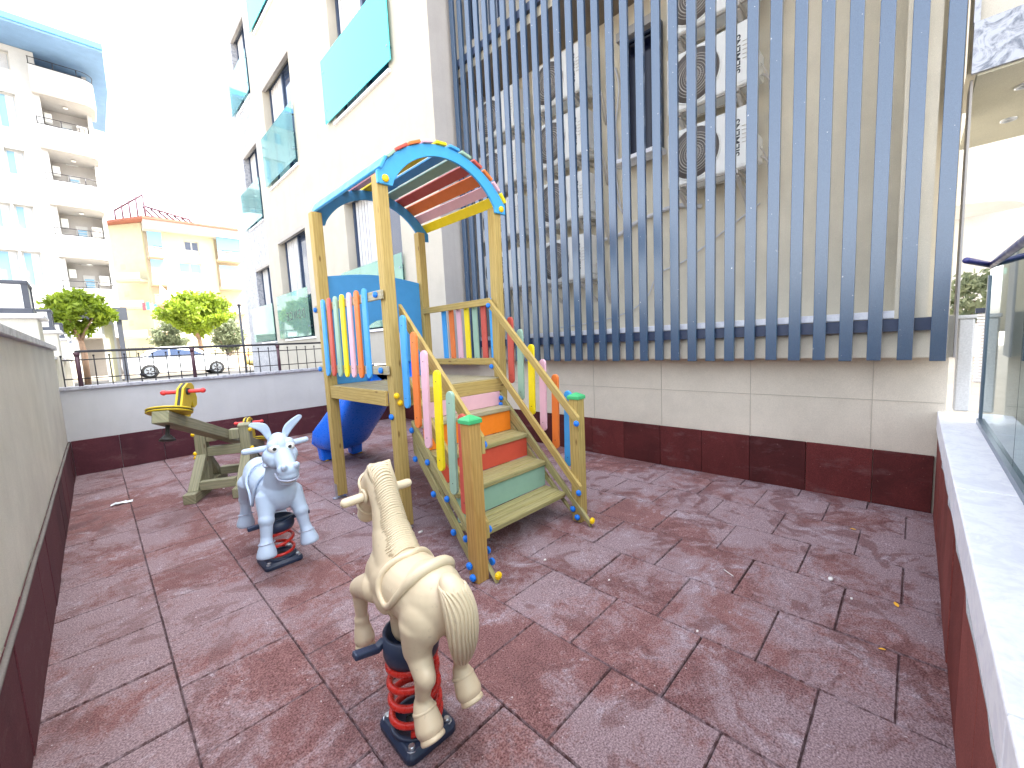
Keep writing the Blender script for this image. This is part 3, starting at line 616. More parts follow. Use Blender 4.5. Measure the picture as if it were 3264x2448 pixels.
# roof slats
RC = ['pblue', 'pgreen', 'pred', 'porange', 'ppink', 'pyellow', 'pblue', 'pgreen', 'pred', 'porange', 'ppink', 'pyellow']
seg = [(1.768, 1.826), (1.834, 1.916), (1.927, 2.040), (2.052, 2.176), (2.189, 2.309), (2.327, 2.457), (2.476, 2.606), (2.615, 2.744), (2.754, 2.876), (2.886, 3.008), (3.012, 3.102), (3.108, 3.178)]
def zarc(x, r=.874): return 2.545 + math.sqrt(max(r * r - (x - CXA) ** 2, .0))
for (a, b), c_ in zip(seg, RC):
    pa, pb = Vec((a, 0, zarc(a))), Vec((b, 0, zarc(b)))
    if a < 1.8: pa, pb = Vec((1.762, 0, 3.040)), Vec((1.828, 0, 3.156))
    if b > 3.15: pa, pb = Vec((3.108, 0, 3.140)), Vec((3.182, 0, 3.045))
    u = (pb - pa).normalized(); m_ = (pa + pb) / 2 + Vec((-u.z, 0, u.x)) * .0; wd = (pb - pa).length - .016
    MB().board(m_ + Vec((0, 3.092, 0)), m_ + Vec((0, 4.570, 0)), wd, .026, u).build('roof_slat', c_, T, .006, 2)
# platform
mb = MB()
for k in range(10):
    y0 = 3.165 + k * .134; MB().box((1.76, y0, 1.222), (3.06, y0 + .128, 1.245 + random.uniform(-.001, .001))).build('platform_board', 'deck', T, .004)
MB().box((1.853, 3.142, 1.10), (3.06, 3.168, 1.232)).build('fascia', 'wood', T, .004)
MB().box((1.728, 3.244, 1.112), (1.756, 4.418, 1.244)).build('fascia', 'wood', T, .004)
MB().box((3.045, 3.244, 1.112), (3.073, 4.418, 1.244)).build('fascia', 'wood', T, .004)
MB().box((1.82, 4.49, 1.10), (2.96, 4.516, 1.22)).build('fascia', 'wood', T, .004)
def plank(x, y, z0, z1, wd, th, mat, slant=0.0, name='picket'):
    """upright round-ended picket lying in a plane x = const"""
    r_ = wd / 2; mb = MB(); prof = []
    for a in range(0, 181, 18): prof.append((r_ * math.cos(R(a)), z1 - z0 - r_ + r_ * math.sin(R(a))))
    for a in range(180, 361, 18): prof.append((r_ * math.cos(R(a)), r_ + r_ * math.sin(R(a))))
    poly = [(y + u + slant * v / (z1 - z0), z0 + v) for u, v in prof]
    o = mb.prism(poly, ((x, 0, 0), (0, 1, 0), (0, 0, 1)), th).build(name, mat, T, .005, 2)
    sc = MB()
    for z in (z0 + .085, z1 - .085): sc.lathe([(.0045, 0), (.004, .002)], (x, y + slant * (z - z0) / (z1 - z0), z), (-1, 0, 0), 8)
    sc.build('screw', 'acd', o); return o
# side guards
for z in (2.056, 1.425):
    MB().board((1.728, 3.155, z), (1.728, 4.60, z), .075, .026, (0, 0, 1)).build('rail', 'deck', T, .004)
    MB().board((2.982, 3.21, z - .01), (2.975, 4.43, z - .01), .072, .026, (0, 0, 1)).build('rail', 'wood', T, .004)
for i, c_ in enumerate(['pblue', 'pred', 'pgreen', 'pyellow', 'ppink', 'porange', 'pblue']):
    plank(1.690, 4.352 - i * .1515, 1.352, 2.134, .076, .022, c_, -.025)
for i, c_ in enumerate(['pblue', 'porange', 'ppink', 'pyellow', 'pgreen', 'pred', 'pblue']):
    plank(3.03, 4.104 - i * .1435, 1.37, 2.09, .078, .022, c_)
# back panel with arched opening to the slide
op = [(2.66, 1.246), (2.66, 1.70)] + arc(2.42, 1.70, .24, 8, 172, 14) + [(2.18, 1.70), (2.18, 1.246)]
poly = [(1.822, 1.246), (2.18, 1.246)] + list(reversed(op))[1:-1] + [(2.66, 1.246), (2.958, 1.246), (2.958, 2.395)] + [(2.958 - (1.136) * i / 14, 2.395 + .055 * math.sin(math.pi * i / 14)) for i in range(1, 14)] + [(1.822, 2.395)]
MB().prism(poly, ((0, 4.485, 0), (1, 0, 0), (0, 0, 1)), .018).build('slide_panel', 'dblue', T, .002)
# stairs: the flight splays slightly towards the tower
KX = .138
XL = lambda y: 1.75 + KX * (y - 2.08)
XR = lambda y: 2.835 + KX * (y - 2.08)
ty = [2.2, 2.45, 2.7, 2.95]; tz = [.243, .483, .712, .956]; rm = ['rmint', 'rred', 'rorange', 'rpink']
def slab(ya, yb, za, zb, ins=.0):
    q = [(XL(ya) + .036 + ins, ya), (XR(ya) - ins, ya), (XR(yb) - ins, yb), (XL(yb) + .036 + ins, yb)]
    return MB().prism(q, ((0, 0, za), (1, 0, 0), (0, 1, 0)), zb - za, (1, 0, 0))
for k in range(4):
    y, z = ty[k], tz[k]
    for q in range(3):
        slab(y + q * .0905, y + q * .0905 + .083, z - .043, z - random.uniform(0, .002)).build('tread', 'stairw' if k < 3 else 'deck', T, .005)
    zt = (tz[k + 1] - .044) if k < 3 else 1.099; yr = (ty[k + 1] + .018) if k < 3 else 3.126
    slab(yr, yr + .014, z + .001, zt, .002).build('riser', rm[k], T, .001)
def stringer(xf, th, ya, yb, zf, dn, wd):
    d = th; vs = []
    for y in (ya, yb):
        for z in (zf(y) - dn - wd, zf(y) - dn): vs += [(xf(y), y, max(z, .002)), (xf(y) + d, y, max(z, .002))]
    MB().add(vs, [(0, 1, 3, 2), (4, 6, 7, 5), (0, 4, 5, 1), (2, 3, 7, 6), (0, 2, 6, 4), (1, 5, 7, 3)], (KX, 1, .84)).build('stringer', 'stairw', T, .004)
zL = lambda y: .268 + .838 * (y - 2.304); zR = lambda y: .052 + .859 * (y - 1.928)
stringer(XL, .034, 1.955, 3.14, zL, 0, .150); stringer(lambda y: XL(y) + .002, .032, 2.28, 3.14, zL, .154, .135)
stringer(XR, .034, 1.925, 3.14, zR, 0, .155); stringer(lambda y: XR(y) + .002, .030, 2.06, 3.14, zR, .158, .170)
# handrails (inner side of the posts)
for p0, p1, hh in (((1.772, 2.045, .933), (1.936, 3.245, 1.931), .125), ((1.772, 2.05, .335), (1.936, 3.245, 1.335), .125), ((2.826, 2.01, .903), (2.994, 3.24, 2.040), .098), ((2.826, 2.012, .300), (2.994, 3.24, 1.408), .098)):
    MB().board(p0, p1, hh, .032, (0, 0, 1), cut=1).build('handrail', 'wood', T, .005)
for c_, (x, y, zt), zb in zip(['pblue', 'porange', 'ppink', 'pyellow', 'pgreen', 'pred'], [(1.812, 3.055, 1.876), (1.786, 2.867, 1.731), (1.763, 2.706, 1.582), (1.738, 2.519, 1.436), (1.713, 2.341, 1.293), (1.693, 2.196, 1.149)], (1.096, .954, .813, .672, .537, .435)):
    plank(x, y, zb, zt, .080, .024, c_, -.025)
for c_, (x, y, zt), zb in zip(['pred', 'pgreen', 'pyellow', 'ppink', 'porange', 'pblue'], [(3.028, 3.02, 1.869), (3.007, 2.87, 1.735), (2.985, 2.71, 1.58), (2.964, 2.552, 1.434), (2.94, 2.388, 1.296), (2.92, 2.234, 1.153)], (1.18, 1.012, .878, .737, .589, .453)):
    plank(x + .02, y, zb, zt, .076, .024, c_, -.02)
# small spacer blocks behind pickets are the bottom/top rails of the stairs: bolts with round caps
def bolt(c, ax, mat, r_=.024):
    mb = MB(); mb.lathe([(r_ * 1.0, 0), (r_ * 1.02, .004), (r_ * .97, .012), (r_ * .80, .020), (r_ * .5, .026), (.002, .0285)], c, ax, 18)
    a = Vec(ax).normalized(); u = a.orthogonal().normalized(); w_ = a.cross(u)
    for k in range(12):
        an = 2 * math.pi * k / 12; d_ = u * math.cos(an) + w_ * math.sin(an)
        mb.tube([Vec(c) + d_ * r_ * 1.0 + a * .004, Vec(c) + d_ * r_ * .93 + a * .016, Vec(c) + d_ * r_ * .68 + a * .0245], (.0028, .0028, .0015), 5)
    return mb.build('bolt_cap', mat, T)
MX, MY = (-1, 0, 0), (0, -1, 0)
for y, z in ((3.089, .634), (2.85, .655), (2.781, .401), (2.552, .425), (2.482, .179), (2.301, .195), (3.12, .885)): bolt((XL(y) - .001, y, z), MX, 'capblue')
for y, z in ((2.112, .111), (2.081, .037)): bolt((1.649, y, z), MX, 'capblue')
for z in (1.204, 1.14): bolt(((1.775, 1.803)[z < 1.2], 3.144, z), MY, 'capyellow')
bolt((1.754, 3.20, 1.02), MX, 'capblue')
for y, z in ((3.232, 2.06), (3.245, 1.424), (4.553, 2.048), (4.572, 1.42)): bolt((1.714, y, z), MX, 'capblue')
for y, z in ((2.024, .898), (2.023, .290), (2.113, .115), (2.063, .053), (3.10, 1.03), (3.11, .96)): bolt((XR(y) - (.018 if z in (.898, .290) else .001), y, z), MX, 'capblue')
for z in (2.003, 1.361): bolt((2.972, 3.22, z), MX, 'capblue')
bolt((2.818 + .015, 1.923, .060), MY, 'capyellow', .026); bolt((1.750, 1.953, .055), MY, 'capyellow', .026)
for z in (.93, .33): bolt((1.790, 2.07, z), (1, 0, 0), 'capblue')
bolt((1.785, 2.09, .17), (1, 0, 0), 'capblue'); bolt((1.785, 2.05, .10), (1, 0, 0), 'capblue')
for x in (1.814, 3.120): bolt((x, 3.118, 2.979), MY, 'capyellow', .029)
# slide
SP = [(q.x, q.y) for q in cr_spline([(4.42, 1.245, 0), (4.62, 1.235, 0), (4.85, 1.10, 0), (5.25, .78, 0), (5.60, .56, 0), (5.85, .43, 0), (6.08, .38, 0), (6.28, .37, 0)], 6)]
mb = MB(); CS = []; xm = 2.47; n = len(SP); SD = [(4.3, .18), (4.9, .20), (5.2, .27), (5.6, .33), (5.85, .27), (6.1, .17), (6.29, .07)]
for i, (y, z) in enumerate(SP):
    k = i / (n - 1); hw = .225 + .05 * min(1, k * 1.5)
    side = (lambda Y_: next(a[1] + (b[1] - a[1]) * (Y_ - a[0]) / (b[0] - a[0]) for a, b in zip(SD, SD[1:]) if Y_ <= b[0] + 1e-4))(y)
    th = .05 + .20 * max(0, min(1, (k - .30) * 2.2)) * (1 - max(0, (k - .75)) * 1.2)
    if z - th < .10: th = z - .10
    fl = .05 + .02 * math.sin(k * 9.0)
    CS.append([(xm - hw - fl - .02, z - th * .55), (xm - hw - fl, z + side - .05), (xm - hw - fl + .01, z + side), (xm - hw, z + side + .012), (xm - hw + .03, z + .05), (xm - hw + .09, z), (xm, z - .01),
               (xm + hw - .09, z), (xm + hw - .03, z + .05), (xm + hw, z + side + .012), (xm + hw + fl - .01, z + side), (xm + hw + fl, z + side - .05), (xm + hw + fl + .02, z - th * .55), (xm + hw, z - th), (xm - hw, z - th)])
m_ = len(CS[0]); vs = [(x, SP[i][0], z) for i in range(n) for x, z in CS[i]]
fs = [(i * m_ + j, i * m_ + (j + 1) % m_, (i + 1) * m_ + (j + 1) % m_, (i + 1) * m_ + j) for i in range(n - 1) for j in range(m_)] + [tuple(range(m_)), tuple(reversed(range((n - 1) * m_, n * m_)))]
mb.add(vs, fs, smooth=True); sl = mb.build('slide', 'slide', T)
ss = sl.modifiers.new('s', 'SUBSURF'); ss.levels = ss.render_levels = 1
for x in (2.27, 2.71):
    MB().prism([(x - .08, .01), (x - .11, .36), (x + .11, .36), (x + .08, .01)], ((0, 6.26, 0), (1, 0, 0), (0, 0, 1)), .16).build('slide_foot', 'slide', sl, .02, 2)
    MB().lathe([(.04, 0), (.038, .015), (.02, .03), (.002, .034)], (x + (-.02 if x < 2.5 else .05), 6.14, .005), (0, 0, 1), 14).build('bolt_cap', 'capyellow', sl)

# ================================================================== SPRING RIDERS
def spring_base(t, plate, rad, z_top, cup_h, turns, x_off=0.0):
    a, b = plate
    mb = MB(); prof = []
    for sx, sy in ((1, 1), (-1, 1), (-1, -1), (1, -1)):
        for k in range(5):
            an = R({(1, 1): 0, (-1, 1): 90, (-1, -1): 180, (1, -1): 270}[(sx, sy)] + k * 22.5); prof.append((sx * (a - .035) + .035 * math.cos(an), sy * (b - .035) + .035 * math.sin(an)))
    vs = [(x, y, .002) for x, y in prof] + [(x, y, .025) for x, y in prof] + [(x * .86, y * .86, .046) for x, y in prof]; k = len(prof)
    fs = [tuple(reversed(range(k))), tuple(range(2 * k, 3 * k))] + [(r_ * k + i, r_ * k + (i + 1) % k, (r_ + 1) * k + (i + 1) % k, (r_ + 1) * k + i) for r_ in range(2) for i in range(k)]
    mb.add(vs, fs); mb.lathe([(rad + .012, .040), (rad + .012, .056), (rad - .006, .060), (rad - .010, .052), (rad - .05, .048), (.0, .047)], (0, 0, 0), (0, 0, 1), 28)
    pl = mb.build('base_plate', 'dplastic', t, .004, 2)
    for sx in (1, -1):
        for sy in (1, -1): MB().lathe([(.021, 0), (.021, .006), (.014, .007), (.014, .018), (.011, .021), (.0, .021)], (sx * (a - .035), sy * (b - .035), .036), (0, 0, 1), 8, False).build('bolt', 'zinc', pl)
    MB().lathe([(.046, .048), (.046, .050), (.0, .0505)], (0, 0, 0), (0, 0, 1), 20).build('drain_hole', 'black', pl)
    pts = []; nn = int(turns * 28)
    for i in range(nn + 1):
        f = i / nn; an = 2 * math.pi * turns * f + 2.4; e = f * turns
        z = .068 + (z_top - .068) * (0 if e < .5 else 1 if e > turns - .5 else 1) * 0
        g = 0.0
        if e < 1: g = .055 * e * e * .5 / 1
        pts.append((f, an))
    hh = []
    for f, an in pts:      # closed end coils, open middle
        e = f * turns; s0 = .75; q = (min(max((e - s0) / (turns - 2 * s0), 0), 1)); z = .072 + .018 * min(e, s0) / s0 + (z_top - .072 - .036) * q + .018 * max(0, e - turns + s0) / s0
        hh.append((rad * math.cos(an) * (1 - .04 * f) + x_off * f, rad * math.sin(an) * (1 - .04 * f), z))
    MB().tube(hh, .014 if turns > 4 else .0115, 10).build('spring', 'redsteel', t)
    MB().lathe([(rad + .006, z_top - .035), (rad + .014, z_top - .01), (rad + .010, z_top + cup_h), (rad - .004, z_top + cup_h), (rad - .01, z_top + .02), (.0, z_top + .015)], (x_off, 0, 0), (0, 0, 1), 28).build('spring_cup', 'dplastic', t)
MB.HI = True
# horse: local x forward, y left, z up
H = thing('spring_horse', 'cream plastic rocking horse seen from behind on a thick red spring', 'spring rider', (.80, 1.455, 0), None, R(88), True)
spring_base(H, (.135, .118), .100, .385, .075, 5.2, .0)
mb = MB(); cp = mb.capsule
cp((.05, 0, .672), (-.19, 0, .678), .124, .126, 22)
mb.ball((-.20, 0, .682), .138, (.95, .86, 1.0), 20); mb.ball((-.215, .058, .64), .092, (1, .84, 1.2), 16); mb.ball((-.215, -.058, .64), .092, (1, .84, 1.2), 16)
mb.ball((.085, 0, .685), .130, (.85, .90, 1.10), 18); mb.ball((.115, .052, .67), .078, (1, .8, 1.25), 14); mb.ball((.115, -.052, .67), .078, (1, .8, 1.25), 14)
cp((.045, 0, .70), (.098, 0, .845), .112, .078, 18); cp((.098, 0, .845), (.125, 0, .955), .076, .060, 18); cp((.125, 0, .955), (.160, 0, 1.05), .060, .060, 18); mb.ball((.178, 0, 1.070), .066, (1.0, .92, .86))
cp((.18, 0, 1.065), (.258, 0, .995), .062, .054, 16); cp((.255, 0, 1.0), (.318, 0, .885), .052, .044, 16); mb.ball((.326, 0, .862), .045, (1, 1.0, .9))
mb.ball((.212, 0, .990), .060, (1.05, .92, 1.15))
mb.ball((.02, .100, .62), .045, (1.6, .5, 1.2)); mb.ball((.02, -.100, .62), .045, (1.6, .5, 1.2))
for s_ in (1, -1):
    up = .022 if s_ > 0 else .045
    mb.ball((.165, .040 * s_, 1.118), .017, (1.1, .8, 1.0)); mb.ball((.285, .036 * s_, .97), .016)
    # forelegs folded, hind legs kicking back
    cp((.12, .075 * s_, .63), (.235, .092 * s_, .585), .070, .046); mb.ball((.250, .092 * s_, .575), .046); cp((.255, .092 * s_, .565), (.266, .092 * s_, .44), .038, .026); mb.ball((.268, .092 * s_, .415), .033); cp((.268, .092 * s_, .415), (.268, .092 * s_, .385), .030, .034)
    cp((.268, .092 * s_, .375), (.255, .092 * s_, .335), .036, .046)
    mb.ball((-.185, .078 * s_, .60), .068, (1.05, .72, 1.3)); cp((-.215, .070 * s_, .615), (-.205, .080 * s_, .515 + up * .5), .076, .054, 16); cp((-.205, .080 * s_, .51 + up * .5), (-.252, .086 * s_, .43 + up), .050, .039); mb.ball((-.256, .086 * s_, .425 + up), .044, (1, .85, 1.1))
    cp((-.252, .086 * s_, .425 + up), (-.225, .086 * s_, .325 + up), .038, .027); mb.ball((-.226, .087 * s_, .300 + up), .035); cp((-.226, .087 * s_, .30 + up), (-.236, .087 * s_, .285 + up), .033, .036)
    cp((-.238, .088 * s_, .285 + up), (-.262, .089 * s_, .242 + up), .042, .053)
mb.ball((.01, 0, .56), .085, (1.2, .85, .7), 14); cp((.01, 0, .57), (.01, 0, .47), .075, .070)
hb = blob('body', mb, 'horse', H, .0065, 7)

for s_ in (1, -1):
    up = .022 if s_ > 0 else .045
    MB().lathe([(.042, -.012), (.046, .002), (.045, .008), (.039, .010), (.036, .007), (.0, .007)], (-.284, .0895 * s_, .210 + up), (-.60, 0, -.80), 26).build('hoof_sole', 'horse', hb)
    MB().lathe([(.040, -.01), (.043, .003), (.042, .008), (.035, .010), (.0, .007)], (.254, .092 * s_, .300), (-.15, 0, -1), 22).build('hoof_sole', 'horse', hb)
    mb = MB(); c = Vec((-.236, .0875 * s_, .285 + up)); n_ = Vec((-.5, 0, -.86)); u = n_.orthogonal().normalized(); w_ = n_.cross(u); mb.tube([c + (u * math.cos(a) + w_ * math.sin(a)) * .038 for a in [2 * math.pi * k / 24 for k in range(24)]], .0075, 8, closed=True)
    mb.build('coronet', 'horse', hb)
def flank(s0, z, grow=.006):   # lateral half width of the trunk at height z
    q = max(0, 1 - ((z - .657) / .157) ** 2); return (.137 * math.sqrt(q)) + grow
rim = [(-.055, 0, .825), (-.035, .060, .800), (-.010, .112, .745), (-.020, .143, .690), (-.065, .152, .650), (-.115, .148, .680), (-.165, .128, .745), (-.205, .085, .808), (-.225, 0, .838)]
rr = rim + [(x, -y, z) for x, y, z in reversed(rim[1:-1])]
mb = MB(); sp_ = cr_spline(rr, 8, True)
q = drape(hb, [(p.x, 0, .655) for p in sp_], [(0, p.y, p.z - .655) for p in sp_], .004)
mb.tube(q, [.013 + .009 * max(0, min(1, (-p.x - .13) / .08)) * max(0, min(1, (p.z - .68) / .1)) for p in q], 12, closed=True)
mb.build('saddle_rim', 'horse', hb)
for s_ in (1, -1): MB().tube(drape(hb, [(-.062, 0, .66)] * 12, [(0, s_ * math.cos(R(a)), -math.sin(R(a))) for a in range(0, 60, 5)], .002), .010, 8).build('girth', 'horse', hb)
mb = MB()      # mane: close ridges laid over the crest of the neck
ax_ = cr_spline([(.195, 0, 1.065), (.160, 0, 1.045), (.128, 0, .965), (.103, 0, .875), (.070, 0, .79), (.025, 0, .73)], 10)
for i in range(2, len(ax_) - 6):
    d = (ax_[min(i + 1, len(ax_) - 1)] - ax_[i - 1]).normalized(); up = Vec((d.z, 0, -d.x)); up = up if up.x < .2 and up.z > -.2 else -up
    f = i / len(ax_); a0, a1 = 62 - 22 * f + random.uniform(-6, 6), -88 + 30 * f + random.uniform(-6, 6)
    P = []; D_ = []
    for k in range(11):
        a = R(a0 + (a1 - a0) * k / 10); P.append(ax_[i] + d * (.035 * (math.sin(a) ** 2) + random.uniform(-.001, .001))); D_.append(up * math.cos(a) + Vec((0, 1, 0)) * math.sin(a))
    q = drape(hb, P, D_, .002)
    if len(q) == 11: mb.tube(q, [.001, .0038, .0048, .0054, .0056, .0056, .0056, .0054, .0048, .0038, .001], 7)
mb.build('mane', 'horse', hb)
core = cr_spline([(-.295, 0, .790), (-.340, -.002, .765), (-.370, -.006, .695), (-.368, -.012, .61), (-.342, -.024, .530), (-.318, -.040, .47)], 7); nc = len(core) - 1
mb = MB()
for i, q in enumerate(core): f = i / nc; mb.ball(q, .018 + .040 * math.sin(math.pi * min(1, f * 1.02 + .03)) ** .8, (.72, 1, 1))
tl = blob('tail', mb, 'horse', hb, .006, 6)
mb = MB()
for k in range(13):
    a = R(-105 + 210 * k / 12); P, D_ = [], []
    for i in range(2, nc + 1): P.append(core[i]); D_.append(Vec((-math.cos(a), math.sin(a + .10 * math.sin(i * .4)), 0)))
    q = drape(tl, P, D_, .0012)
    if len(q) > 6: mb.tube(q, [.002] + [.0052] * (len(q) - 2) + [.002], 6)
mb.build('tail_strand', 'horse', tl)
MB().tube([(.205, .140, .985), (.205, 0, .992), (.205, -.150, .992)], .0195, 14, round_end=True).build('handle', 'horse', H)
mb = MB(); ring = lambda s_: [(.205 + .026 * math.cos(a), s_ * .060, .990 + .026 * math.sin(a)) for a in [2 * math.pi * k / 18 for k in range(18)]]
for s_ in (1, -1):
    mb.tube(ring(s_), .007, 6, closed=True); mb.tube([(.225, .058 * s_, 1.005), (.262, .050 * s_, 1.03)], .006, 6); mb.tube([(.225, .058 * s_, .98), (.300, .046 * s_, .93)], .006, 6)
mb.tube([(.292 + .0, .052 * math.cos(a), .925 + .052 * math.sin(a) * .8) if False else (.298 + .026 * math.sin(a), .052 * math.cos(a), .922 + .046 * math.sin(a)) for a in [2 * math.pi * k / 20 for k in range(20)]], .0065, 6, closed=True)
mb.tube([(.245 + .033 * math.sin(a), .057 * math.cos(a), 1.025 + .043 * math.sin(a)) for a in [2 * math.pi * k / 20 for k in range(20)]], .0065, 6, closed=True)
mb.build('bridle', 'horse', hb)
for s_ in (1, -1): MB().board((.06, .085 * s_, .42), (.055, .125 * s_, .405), .035, .026, (1, 0, 0)).board((.055, .115 * s_, .405), (.06, .215 * s_, .425), .042, .024, (1, 0, 0)).build('footrest', 'dplastic', H, .006, 2)

# donkey: same frame, facing the camera
D = thing('spring_donkey', 'pale blue grey plastic donkey with big eyes and raised ears on a red spring', 'spring rider', (.86, 3.5, 0), None, R(-90), True)
spring_base(D, (.135, .135), .105, .31, .045, 3.7, .03)
mb = MB(); cp = mb.capsule
cp((.15, 0, .60), (-.27, 0, .615), .128, .138, 22); mb.ball((.18, 0, .60), .128, (.9, .95, 1.12), 18); mb.ball((-.30, 0, .64), .132, (.95, .92, 1.05), 18)
cp((.19, 0, .66), (.27, 0, .83), .106, .085, 18); cp((.27, 0, .83), (.30, 0, .92), .085, .08, 16)
mb.ball((.29, 0, .965), .094, (1.0, .78, .98)); mb.ball((.30, .058, .895), .066, (1.15, .85, .95)); mb.ball((.30, -.058, .895), .066, (1.15, .85, .95))
cp((.32, 0, .93), (.43, 0, .830), .068, .060, 18); mb.ball((.447, 0, .818), .064, (.95, 1.12, .86)); mb.ball((.440, 0, .778), .060, (1.05, 1.12, .62)); mb.ball((.335, .05, .865), .045); mb.ball((.335, -.05, .865), .045)
cp((.375, 0, .752), (.428, 0, .735), .042, .041, 12); mb.ball((.430, 0, .735), .045, (.9, 1.2, .7))
for s_ in (1, -1):
    mb.ball((.500, .040 * s_, .850), .022, (.8, 1, 1.15))
    cp((.345, .040 * s_, 1.000), (.365, .068 * s_, .985), .018, .012)
    mb.ball((.337, .045 * s_, .966), .042)
    cp((.18, .088 * s_, .57), (.228, .112 * s_, .455), .074, .050); mb.ball((.235, .116 * s_, .435), .054); cp((.235, .116 * s_, .43), (.246, .130 * s_, .315), .046, .038); cp((.246, .130 * s_, .315), (.256, .137 * s_, .275), .038, .044); mb.lathe([(.0, 0), (.060, .0), (.066, .014), (.064, .03), (.052, .075), (.038, .115), (.0, .125)], (.272, .147 * s_, .178), (-.12, -.10 * s_, 1), 26)
    cp((-.30, .085 * s_, .58), (-.36, .105 * s_, .46), .084, .050); mb.ball((-.365, .107 * s_, .445), .052); cp((-.366, .107 * s_, .44), (-.372, .114 * s_, .36), .044, .038); cp((-.372, .114 * s_, .36), (-.38, .118 * s_, .31), .038, .044); mb.lathe([(.0, 0), (.060, .0), (.066, .014), (.064, .03), (.052, .075), (.038, .115), (.0, .125)], (-.385, .124 * s_, .212), (.05, -.06 * s_, 1), 26)
mb.ball((.0, 0, .50), .11, (1.2, .85, .7), 14); cp((-.42, 0, .68), (-.46, 0, .52), .022, .020, 10)
db = blob('body', mb, 'donkey', D, .0065, 7)
for s_, tip, mid in ((1, (.30, .165, 1.158), (.285, .080, 1.085)), (-1, (.27, -.160, 1.142), (.28, -.082, 1.105))):
    b0 = Vec((.275, .045 * s_, 1.015)); pts = cr_spline([b0, Vec(mid), Vec(tip)], 8); mb = MB(); vs = []; nn = 12; k = len(pts)
    side = Vec((0.0, -s_ * (tip[2] - b0.z), s_ * (tip[1] - b0.y) * 1.0)).normalized(); 
    for i, p in enumerate(pts):
        f = i / (k - 1); wd = .012 + .020 * math.sin(math.pi * min(1, f * .88 + .08)) ; wd = wd if f < .97 else .006
        th = .010 + .004 * math.sin(math.pi * f)
        for j in range(nn):
            a = 2 * math.pi * j / nn; x_ = math.cos(a); y_ = math.sin(a); dent = (-.008 * (1 - abs(x_)) if y_ > 0 else 0) * (0.2 < f < .95)
            vs.append(p + side * wd * x_ + Vec((1, 0, 0)) * (th * y_ + dent))
    fs = [(i * nn + j, i * nn + (j + 1) % nn, (i + 1) * nn + (j + 1) % nn, (i + 1) * nn + j) for i in range(k - 1) for j in range(nn)] + [tuple(reversed(range(nn))), tuple(range((k - 1) * nn, k * nn))]
    mb.add(vs, fs, smooth=True); e = mb.build('ear', 'donkey', db); ss = e.modifiers.new('s', 'SUBSURF'); ss.levels = ss.render_levels = 1
look = {1: Vec((.92, .12, -.10)), -1: Vec((.90, -.22, -.14))}
for s_ in (1, -1):
    c = Vec((.350, .046 * s_, .966)); e = MB().ball(c, .0395, n=18).build('eye', 'eyew', db); d = Vec((.93, -.20 if s_ < 0 else -.05, -.12)).normalized()
    MB().ball(c + d * .0285, .0150, n=12).build('pupil', 'black', e)
    MB().ball(c + Vec((-.008, 0, .012)), .0425, n=22).build('eyelid', 'donkey', db)
mb = MB(); mb.tube(cr_spline([(.375, .064, .792), (.44, .064, .762), (.488, .036, .752), (.500, 0, .750), (.488, -.036, .752), (.44, -.064, .762), (.375, -.064, .792)], 5), .006, 7); mb.build('lip', 'muzz', db)
mb = MB(); mb.tube(cr_spline([(.445, .046, .744), (.470, .024, .738), (.476, 0, .737), (.470, -.024, .738), (.445, -.046, .744)], 5), .007, 7).build('mouth', 'acg', db)
for s_ in (1, -1): MB().ball((.516, .041 * s_, .850), .008, (.5, 1, 1.3), 10).build('nostril', 'muzz', db)
mb = MB(); mb.tube(cr_spline([(.345, .048, .875), (.32, .085, .84), (.26, .098, .825), (.20, .085, .85), (.18, 0, .88), (.20, -.085, .85), (.26, -.098, .825), (.32, -.085, .84), (.345, -.048, .875)], 5), .006, 6).build('neck_seam', 'muzz', db)
mb = MB(); sd_ = [(.09, 0, .742), (.10, .09, .71), (.08, .138, .62), (.03, .148, .50), (-.03, .145, .58), (-.10, .142, .66), (-.14, .09, .735), (-.15, 0, .762)]
mb.tube(cr_spline(sd_ + [(x, -y, z) for x, y, z in reversed(sd_[1:-1])], 6, True), .010, 8, closed=True).build('saddle_rim', 'donkey', db)
mb = MB()
for s_ in (1, -1):
    for (x, y, z, r_) in ((.254, .135, .275, .052), (-.379, .118, .315, .052)): mb.tube([(x + r_ * math.cos(a), y * s_ + r_ * math.sin(a), z + .01 * math.cos(a)) for a in [2 * math.pi * k / 20 for k in range(20)]], .0035, 5, closed=True)
mb.build('hoof_seam', 'muzz', db)
MB().tube([(.25, .195, .962), (.26, 0, .952), (.27, -.205, .958)], .021, 14, round_end=True).build('handle', 'donkey', D)
MB().board((.07, -.205, .345), (.07, .225, .345), .04, .03, (1, 0, 0)).build('footrest', 'dplastic', D, .006, 2)

MB.HI = False
